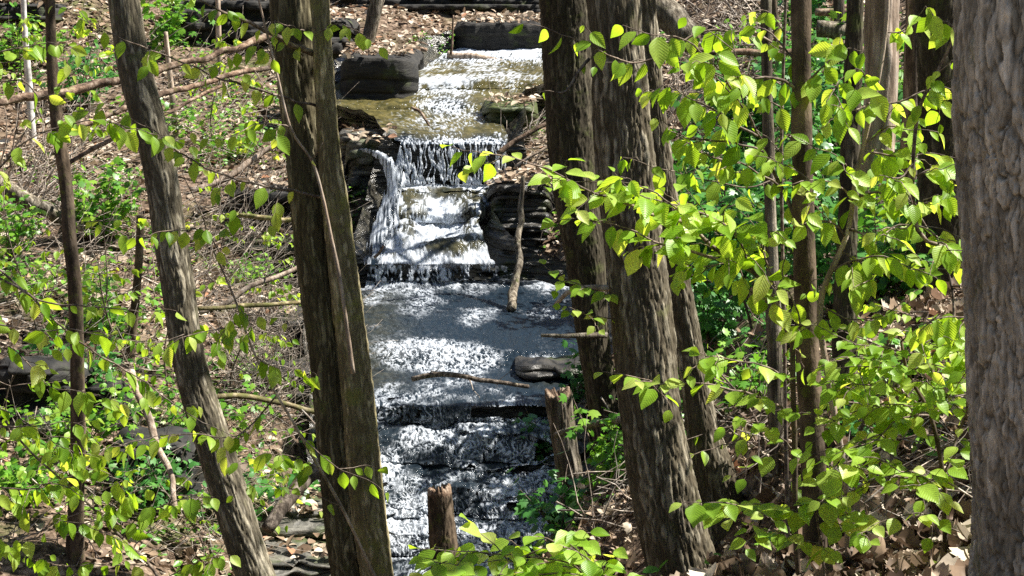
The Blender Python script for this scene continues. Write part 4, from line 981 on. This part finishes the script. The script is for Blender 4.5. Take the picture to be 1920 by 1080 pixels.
sp4 = stemmed('beech_sapling','slender bowed whip at the bottom left with bright drooping leaves over the litter',[(330,1230),(300,1090),(230,1010),(150,930),(60,850),(10,790)],7.8,.008,.004,'twig',seed=24)
branches(sp4, [
 ([(230,1010),(270,960),(330,940),(400,930)],7.8,7.5,10,.072,'droop',.003,4),
 ([(200,980),(230,930),(210,890),(160,880)],7.8,7.5,10,.074,'droop',.003,4),
 ([(300,1090),(380,1050),(430,1040)],7.8,7.5,7,.07,'droop',.003,2),
 ([(150,930),(120,880),(140,850),(190,860)],7.8,7.5,8,.074,'droop',.003,3),
 ([(270,1060),(200,1060),(120,1060),(60,1050)],7.8,7.5,10,.07,'droop',.003,4),
], 'leaf', seed0=760)

def understory(label, px, py, h, lean, nb, L, seed, group='thin leafy saplings on the slopes', mat='leaf', drift=.0):
    r_ = np.random.default_rng(seed); b = G(px, py); n = 26; t = np.linspace(0,1,n)
    p = b + np.stack([lean*t**1.4+.06*np.sin(t*5+seed), .1*np.sin(t*3.+seed), -.05+h*t], -1)
    o = thing('understory_sapling', label, 'sapling', b, group)
    S, Lm = MB(), MB(); tube(S, p, np.linspace(.011, .003, n), 7); up = np.array([0,0,1.])
    base=[]; dd=[]
    for k in range(nb):
        i = int(n*r_.uniform(.25, .98)); a = r_.uniform(0, 6.28); l = r_.uniform(.3, .85)*(1.1-.5*t[i])
        d = unit(np.array([math.cos(a), .6*math.sin(a), r_.uniform(-.1,.5)])); m_ = 9
        q = p[i] + d*np.linspace(0,l,m_)[:,None] - up*(np.linspace(0,1,m_)**2*l*.18)[:,None] + np.cumsum(r_.normal(size=(m_,3))*.008, axis=0)
        tube(S, q, np.linspace(.004, .0012, m_), 5)
        for j in range(2, m_):
            for sg in ((1,-1) if j == m_-1 else (1 if j%2 else -1,)):
                if r_.uniform() < .2: continue
                sd = unit(np.cross(d, up))*sg; base.append(q[j]); dd.append(.45*d+.5*sd-.7*up+.35*r_.normal(size=3))
    part('trunk', S, M['twig'], o); k = len(base); LL = L*np.clip(r_.normal(1,.22,k),.5,1.4)
    put_leaves(Lm, base, np.array(dd), np.array([0,-.5,.8])+r_.normal(size=(k,3))*.5, LL, LL*.62*r_.uniform(.9,1.15,k), np.clip(r_.normal(.5,.28,k),0,1))
    part('leaves', Lm, M[mat], o)
for k, a in enumerate([
 ('leafy sapling on the slope between the thin crooked sapling and the leaning trunk',175,700,1.5,.2,11,.075),
 ('leafy sapling rising left of the thin crooked sapling from the bare litter',60,720,1.6,-.1,12,.075),
 ('bright sapling at the foot of the leaning trunk, left side',300,800,1.2,.25,11,.075),
 ('leafy sapling under the thin short stem left of the leaning trunk',245,720,1.4,-.3,10,.075),
 ('leafy sapling right of the leaning trunk beside the twig tangle',440,760,1.2,.3,11,.07),
 ('leafy sapling behind the tangle of dead twigs',520,640,1.1,-.2,9,.075),
 ('low leafy sapling at the bottom between leaning trunk and fused pair',540,1010,1.0,-.2,11,.07),
 ('leafy sapling at the bottom left below the bowed whip',120,1040,.9,.2,12,.075),
 ('leafy sapling by the lower-left corner',20,930,1.0,.1,11,.075),
 ('tall leafy sapling above the rotting log on the sunny slope',150,330,1.9,.3,11,.09),
 ('leafy sapling on the sunny slope right of the leaning trunk, near the top',400,270,1.5,.3,11,.085),
 ('leafy sapling above the black overhang on the left bank',470,360,1.2,.2,10,.08),
 ('leafy sapling at the left edge above the heavy grey log end',30,320,1.8,.1,11,.09),
 ('leafy sapling left of the leaning trunk near the mossy shelf',385,500,1.2,-.2,10,.08),
 ('leafy sapling by the bottom edge just left of the leaning trunk',370,1060,.9,-.3,11,.07),
 ('leafy sapling behind the flared trunk, in front of the deep green bush',1400,640,1.3,-.2,13,.075),
 ('leafy sapling low right of the slim dark sapling among the litter',1610,900,.8,.2,12,.06),
 ('leafy sapling at the lower right near the forked hazel',1700,940,.6,-.2,11,.06),
 ('leafy sapling under the ragged-edged trunk',1790,720,.9,-.2,12,.07),
 ('leafy sapling left of the slim dark sapling over the litter',1430,900,.7,-.25,10,.06),
 ]): understory(*a, seed=1300+k)

# ------------------------------------------------------------------ understory shrubs (lobed leaves)
def shrub(label, px, py, h, w, ns, nl, L, mat='shrub', seed=1, tpl='ma', Y=None):
    r_ = np.random.default_rng(seed)
    b = G(px, py) if Y is None else P(px, py, Y)
    if Y: b[2] = hgt(b[0], b[1])
    o = thing('leafy_shrub', label, 'shrub', b, 'leafy shrubs on the banks')
    S, Lm = MB(), MB(); tips = []
    for k in range(ns):
        a = r_.uniform(0, 6.28); e = b + np.array([math.cos(a)*w*r_.uniform(.2,1), math.sin(a)*w*.7*r_.uniform(.2,1), h*r_.uniform(.55,1.05)])
        m_ = 9; t = np.linspace(0,1,m_)[:,None]; p = b*(1-t)+e*t; p[:,2] = b[2]+(e[2]-b[2])*(t[:,0]**.8); p += np.cumsum(r_.normal(size=(m_,3))*.010*h, axis=0)
        tube(S, p, np.linspace(.006, .0015, m_), 5); tips.append(p)
    part('stem', S, M['twig'], o)
    base=[]; d=[]
    for k in range(nl):
        p = tips[r_.integers(ns)]; i = r_.integers(2, len(p)); c = p[i]+r_.normal(size=3)*np.array([.08,.08,.05])*min(1,w*1.6)
        base.append(c); dd = c-b; d.append([dd[0]+r_.normal()*w*.7, dd[1]+r_.normal()*w*.7, -.25*w+r_.normal()*.2*w])
    LL = L*r_.uniform(.6,1.3,nl)
    put_leaves(Lm, base, np.array(d), np.array([0,0,1.])+r_.normal(size=(nl,3))*.45+np.array([0,-.35,0]), LL, LL*r_.uniform(.85,1.1,nl), np.clip(r_.normal(.5,.28,nl),0,1), tpl)
    part('leaves', Lm, M[mat], o)
for k, a in enumerate([
 ('bright green bush left of the leaning trunk on the sunny slope',195,455,.85,.55,14,420,.10,'shrub'),
 ('darker green bush at the upper left below the rotting log',165,210,.9,.7,12,320,.10,'shrubdeep'),
 ('leafy bush at the top between leaning trunk and dark outcrop',310,110,1.1,.6,12,260,.12,'shrub'),
 ('small yellow-green seedling patch under the pale pole',440,300,.4,.7,12,220,.07,'shrub'),
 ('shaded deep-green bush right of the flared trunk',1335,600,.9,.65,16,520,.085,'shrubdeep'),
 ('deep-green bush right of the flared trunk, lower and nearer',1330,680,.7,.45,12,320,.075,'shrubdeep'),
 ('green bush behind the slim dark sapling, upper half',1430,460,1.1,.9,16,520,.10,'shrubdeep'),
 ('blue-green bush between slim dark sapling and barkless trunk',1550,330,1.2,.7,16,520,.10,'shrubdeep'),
 ('lit bush at the upper right just under the level dark limb',1500,200,.9,.8,14,380,.09,'shrub'),
 ('thin bush beside the tall snapped trunk',1085,800,.75,.35,9,130,.085,'shrubdeep'),
 ('leafy seedling growing in front of the snapped trunk by the cascade',1010,900,.65,.35,8,120,.085,'shrubdeep'),
 ('green bush overhanging the foot of the lower cascade',1050,1020,.40,.45,10,130,.085,'shrubdeep'),
 ('weedy clump between snapped trunk and thickest trunk',1140,920,.6,.35,10,160,.07,'shrub'),
 ('low green herbs below the dark hollow at left',290,960,.55,.6,14,260,.08,'shrubdeep'),
 ('pale green herbs under the leaning trunk near the bottom',420,1000,.5,.7,14,260,.075,'shrubdeep'),
 ('herb patch left of the dark brown trunk near the bottom',560,960,.4,.5,10,160,.07,'shrubdeep'),
 ('ferny green patch at the left edge bottom',50,960,.5,.5,10,200,.08,'shrub'),
 ('mossy seedlings on the shelf left of the dark brown trunk',470,540,.35,.7,14,260,.06,'shrub'),
 ('lit seedlings on the left slope beside the thin crooked sapling',80,560,.4,.7,12,220,.07,'shrub'),
 ('small herbs in the litter under the round leaves at right',1660,850,.25,.35,10,160,.045,'shrubdeep'),
 ('grey-green weeds hanging at the corner of the square block',815,128,.5,.45,16,260,.05,'shrub'),
 ('weeds along the top ledge right of the thickest trunk',1330,150,.7,.9,14,260,.08,'shrub'),
 ('herbs on the right slope at the foot of the ragged-edged trunk',1720,560,.5,.5,10,200,.07,'shrubdeep'),
 ('leafy bush far up the right slope behind the ragged-edged trunk',1830,300,1.2,.8,14,360,.10,'shrub'),
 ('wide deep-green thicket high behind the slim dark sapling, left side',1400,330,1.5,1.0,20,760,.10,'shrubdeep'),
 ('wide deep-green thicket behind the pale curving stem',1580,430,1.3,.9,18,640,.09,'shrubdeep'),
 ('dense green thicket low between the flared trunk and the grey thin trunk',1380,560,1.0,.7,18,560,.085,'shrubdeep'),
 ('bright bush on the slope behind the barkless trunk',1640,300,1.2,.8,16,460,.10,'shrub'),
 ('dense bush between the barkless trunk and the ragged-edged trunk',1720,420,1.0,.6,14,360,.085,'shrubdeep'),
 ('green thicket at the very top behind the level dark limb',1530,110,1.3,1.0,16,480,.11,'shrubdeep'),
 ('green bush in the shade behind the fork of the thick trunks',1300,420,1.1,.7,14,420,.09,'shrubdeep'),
 ('leafy seedlings in the litter between flared trunk and slim dark sapling',1420,760,.35,.5,12,200,.06,'shrub'),
 ('leafy seedlings beside the low dark trunk among the round leaves',1620,760,.4,.5,12,240,.06,'shrub'),
 ('small bright bush above the bowed whip at lower left',150,860,.6,.6,14,300,.075,'shrub'),
 ('green bush in the middle of the left slope under the drooping leaves',210,640,.7,.7,14,320,.08,'shrub'),
 ('leafy bush beside the black undercut rock at left',380,850,.6,.6,14,300,.075,'shrub'),
 ('bright bush at the left edge, half way up',20,500,.7,.6,14,300,.08,'shrub'),
 ('bright seedlings on the leaf slope under the rotting log',300,260,.6,1.0,16,340,.08,'shrub'),
 ('bright seedlings at the far upper left corner',30,130,.8,1.0,16,320,.10,'shrub'),
 ('broad fresh-green bush filling the gap right of the flared trunk, half way up',1370,500,1.1,.9,20,800,.09,'shrub'),
 ('broad green bush behind the grey thin trunk',1450,540,1.0,.8,18,640,.08,'shrubdeep'),
 ('green bush just right of the slim dark sapling, half way up',1560,600,.9,.7,16,520,.075,'shrubdeep'),
 ('fresh-green bush low between the two thin dark trunks at right',1650,560,.8,.7,16,480,.07,'shrub'),
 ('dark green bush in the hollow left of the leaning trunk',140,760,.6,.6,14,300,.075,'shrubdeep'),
 ]): shrub(*a, seed=900+k)

# ground cover: countless small plants
r_ = np.random.default_rng(77); mb = MB()
n = 60000; yy = np.sqrt(r_.uniform(4.8**2, 36**2, n)); xx = r_.uniform(-1,1,n)*(.285*yy+.6)
nzp = fbm(xx*.8, yy*.8, 0, 3, 301)
left = xx < -1.0
keep = (nzp > np.where(left, .53, .58)) & ~onwater(xx, yy) & ~((yy > 26) & (np.abs(xx) < 3.2)); xx, yy = xx[keep], yy[keep]; n = len(xx)
zz = hgt(xx, yy)+np.abs(r_.normal(size=n))*.09+.02; L = r_.uniform(.03,.085,n)
put_leaves(mb, np.stack([xx,yy,zz],-1), np.stack([r_.normal(size=n),r_.normal(size=n),r_.normal(size=n)*.3-.1],-1), np.array([0,-.3,1.])+r_.normal(size=(n,3))*.4, L, L*.75, np.clip(r_.normal(.45,.3,n),0,1), 'di')
single('ground_cover', mb, M['shrub'], 'small green herbs and seedlings covering the banks', 'ground cover', kind='stuff')

# ------------------------------------------------------------------ leaf litter
r_ = np.random.default_rng(78); mb = MB()
n = 95000; yy = np.concatenate([np.sqrt(r_.uniform(4.3**2, 36**2, n)), r_.uniform(4.3, 10, 9000)]); n = len(yy); xx = r_.uniform(-1,1,n)*(.285*yy+.6)
keep = ~onwater(xx, yy) & ((fbm(xx*1.1, yy*1.1, 0, 3, 411) > np.where(xx < -.8, .46, .40)) | (r_.uniform(size=n) < .2)); xx, yy = xx[keep], yy[keep]; n = len(xx)
zz = hgt(xx, yy)+np.abs(r_.normal(size=n))*.018+.006; L = np.clip(r_.normal(.095,.03,n),.04,.17)
pos = np.stack([xx,yy,zz],-1)
for (xa, xb, ya, yb, zt, ti) in TOPS:                       # leaves lying on the ledges
    k = int((xb-xa)*(yb-ya)*150); u_ = r_.uniform(.05,.95,k); fx = xa+(xb-xa)*u_
    pos = np.concatenate([pos, np.stack([fx, r_.uniform(ya, yb, k), zt+ti*(fx-xa)+r_.uniform(.02,.07,k)], -1)])
L = np.clip(r_.normal(.095,.03,len(pos)),.04,.17); near = (pos[:,1] < 12.5)
for msk, tp in ((near,'ok'), (~near,'di')):
    P_ = pos[msk]; n = len(P_); l_ = L[msk]; nr_ = tp == 'ok'
    put_leaves(mb, P_, np.stack([r_.normal(size=n),r_.normal(size=n),r_.normal(size=n)*(.2 if nr_ else .30)],-1), np.array([0,0,1.])+r_.normal(size=(n,3))*(.48 if nr_ else .42), l_*(.70 if nr_ else 1), l_*r_.uniform(.5,1.0,n)*(1.05 if nr_ else 1), r_.uniform(0,1,n)**(2.1 if nr_ else 1.0), tp)
# crumbled fragments between the whole leaves close by
n = 16000; yy = r_.uniform(4.3, 11, n); xx = r_.uniform(-.1,1,n)*(.285*yy+.5); L = r_.uniform(.012,.05,n)
put_leaves(mb, np.stack([xx,yy,hgt(xx,yy)+r_.uniform(.005,.05,n)],-1), r_.normal(size=(n,3))*np.array([1,1,.4]), np.array([0,0,1.])+r_.normal(size=(n,3))*.6, L, L*r_.uniform(.3,.9,n), r_.uniform(0,1,n)**1.6, 'di')
# drifts on the ledges over the head of the stream
single('leaf_litter', mb, M['litter'], 'thick brown dead leaf litter covering the forest floor', 'leaf litter', kind='stuff')

# ------------------------------------------------------------------ crowns above the frame (they shade the ravine)
def crown_meshes(seed, nl, spread):
    r_ = np.random.default_rng(seed); S, Lm = MB(), MB()
    base = np.zeros((0,3)); cl = []
    for k in range(9):
        a = r_.uniform(0, 6.28); el = r_.uniform(.25, 1.2); l = spread*r_.uniform(.6, 1.1)
        z0 = r_.uniform(-.5, 2.0)
        d = np.array([math.cos(a)*math.cos(el), math.sin(a)*math.cos(el), math.sin(el)])
        m_ = 10; p = np.array([0,0,z0])+d*np.linspace(0,l,m_)[:,None]+np.cumsum(r_.normal(size=(m_,3))*.06, axis=0)
        tube(S, p, np.linspace(.045,.008,m_), 6); 
        for j in range(5):
            i = r_.integers(3, m_); d2 = unit(d+r_.normal(size=3)*.8); q = p[i]+d2*np.linspace(0,spread*.4,6)[:,None]+np.cumsum(r_.normal(size=(6,3))*.03,axis=0)
            tube(S, q, np.linspace(.012,.003,6), 4); cl += [q[2], q[3], q[4], q[5]]
    tube(S, np.stack([np.array([0,0,-1.]), np.array([0,0,1.]), np.array([.1,0,3.])]), [.08,.06,.02], 8)
    cl = np.array(cl); c = cl[r_.integers(len(cl), size=nl)] + r_.normal(size=(nl,3))*.28
    L = r_.uniform(.06,.13,nl)
    put_leaves(Lm, c, r_.normal(size=(nl,3))*np.array([1,1,.4]), np.array([0,0,1.])+r_.normal(size=(nl,3))*.6, L, L*.8, np.clip(r_.normal(.5,.25,nl),0,1), 'di')
    return S, Lm
CR = []
for sd, nl, spd in ((1, 700, 2.4), (2, 800, 2.8), (3, 420, 2.0), (4, 420, .9)):
    S, Lm = crown_meshes(sd, nl, spd)
    CR.append((S.mesh('limbs'), Lm.mesh('crown_leaves')))
    CR[-1][0].materials.append(M['bark']); CR[-1][1].materials.append(M['leaf'])
def crown(o, pos, k, rz=0.):
    loc = Vector([float(a) for a in pos])-o.location
    a = bpy.data.objects.new('crown', CR[k][0]); COL.objects.link(a); a.parent = o; a.location = loc; a.rotation_euler.z = rz
    b = bpy.data.objects.new('leaves', CR[k][1]); COL.objects.link(b); b.parent = a
for i, (key, k) in enumerate([('near',0),('big',0),('twinb',1),('twinc',2),('left',1),('leftb',2),('lean',1),('back1',1),('snag',2),('bk5',1),('bk6',0),('back2',1),('back4',0)]):
    o, p, r = TREES[key]; crown(o, p[-1], k, i*1.3)

o_, p_, r__ = TREES['near']
mb = MB(); shade_limb = catmull(np.array([p_[np.argmin(np.abs(p_[:,2]-.9))], (2.0,5.4,1.0), (2.7,6.2,.4), (3.2,6.7,-.5)]), 40); tube(mb, shade_limb, np.linspace(.06,.02,40), 8, True, barkdisp('smooth', 3)); part('limb', mb, M['barkgrey'], o_)  # unseen low limb, added to carry the shading leaves
crown(o_, (3.2,6.7,-.7), 3); crown(o_, (3.4,7.6,-.9), 3, 2.)  # added leaf clumps outside the view, casting shade on the right litter

# ------------------------------------------------------------------ camera, light
cam = bpy.data.cameras.new('camera'); co = bpy.data.objects.new('camera', cam); COL.objects.link(co)
cam.sensor_width = 36; cam.lens = 36*F/1920; cam.clip_end = 400; cam.clip_start = .05
co.location = (0,0,0); co.rotation_euler = (R(90)-PITCH, 0, 0)
scene.camera = co
SUN_EL, SUN_AZ = R(53), R(82)        # azimuth from +Y towards +X: right and behind the stream
sv = Vector((math.sin(SUN_AZ)*math.cos(SUN_EL), math.cos(SUN_AZ)*math.cos(SUN_EL), math.sin(SUN_EL)))
sun = bpy.data.lights.new('sun', 'SUN'); sun.energy = 5.0; sun.angle = R(.5); sun.color = (1, .95, .87)
so = bpy.data.objects.new('sun', sun); COL.objects.link(so); so.rotation_euler = sv.to_track_quat('Z', 'Y').to_euler(); so.location = (8, 8, 14)
w = bpy.data.worlds.new('World'); scene.world = w; w.use_nodes = True
nt = w.node_tree; nt.nodes.clear()
sky = nt.nodes.new('ShaderNodeTexSky'); sky.sky_type = 'NISHITA'; sky.sun_disc = False; sky.sun_elevation = SUN_EL; sky.sun_rotation = SUN_AZ
bg = nt.nodes.new('ShaderNodeBackground'); bg.inputs['Strength'].default_value = .05
ow = nt.nodes.new('ShaderNodeOutputWorld'); nt.links.new(sky.outputs[0], bg.inputs[0]); nt.links.new(bg.outputs[0], ow.inputs[0])
vs = scene.view_settings; vs.view_transform = 'Standard'; vs.look = 'None'; vs.exposure = 1.6; vs.gamma = 1
scene.render.engine = 'CYCLES'
cy_ = scene.cycles; cy_.max_bounces = 6; cy_.diffuse_bounces = 2; cy_.glossy_bounces = 3; cy_.transmission_bounces = 4; cy_.transparent_max_bounces = 4
cy_.use_denoising = False; cy_.denoiser = 'OPENIMAGEDENOISE'; cy_.denoising_input_passes = 'RGB_ALBEDO_NORMAL'; cy_.denoising_prefilter = 'ACCURATE'
cy_.sample_clamp_indirect = 2.5; cy_.sample_clamp_direct = 12.0; cy_.caustics_reflective = False; cy_.caustics_refractive = False
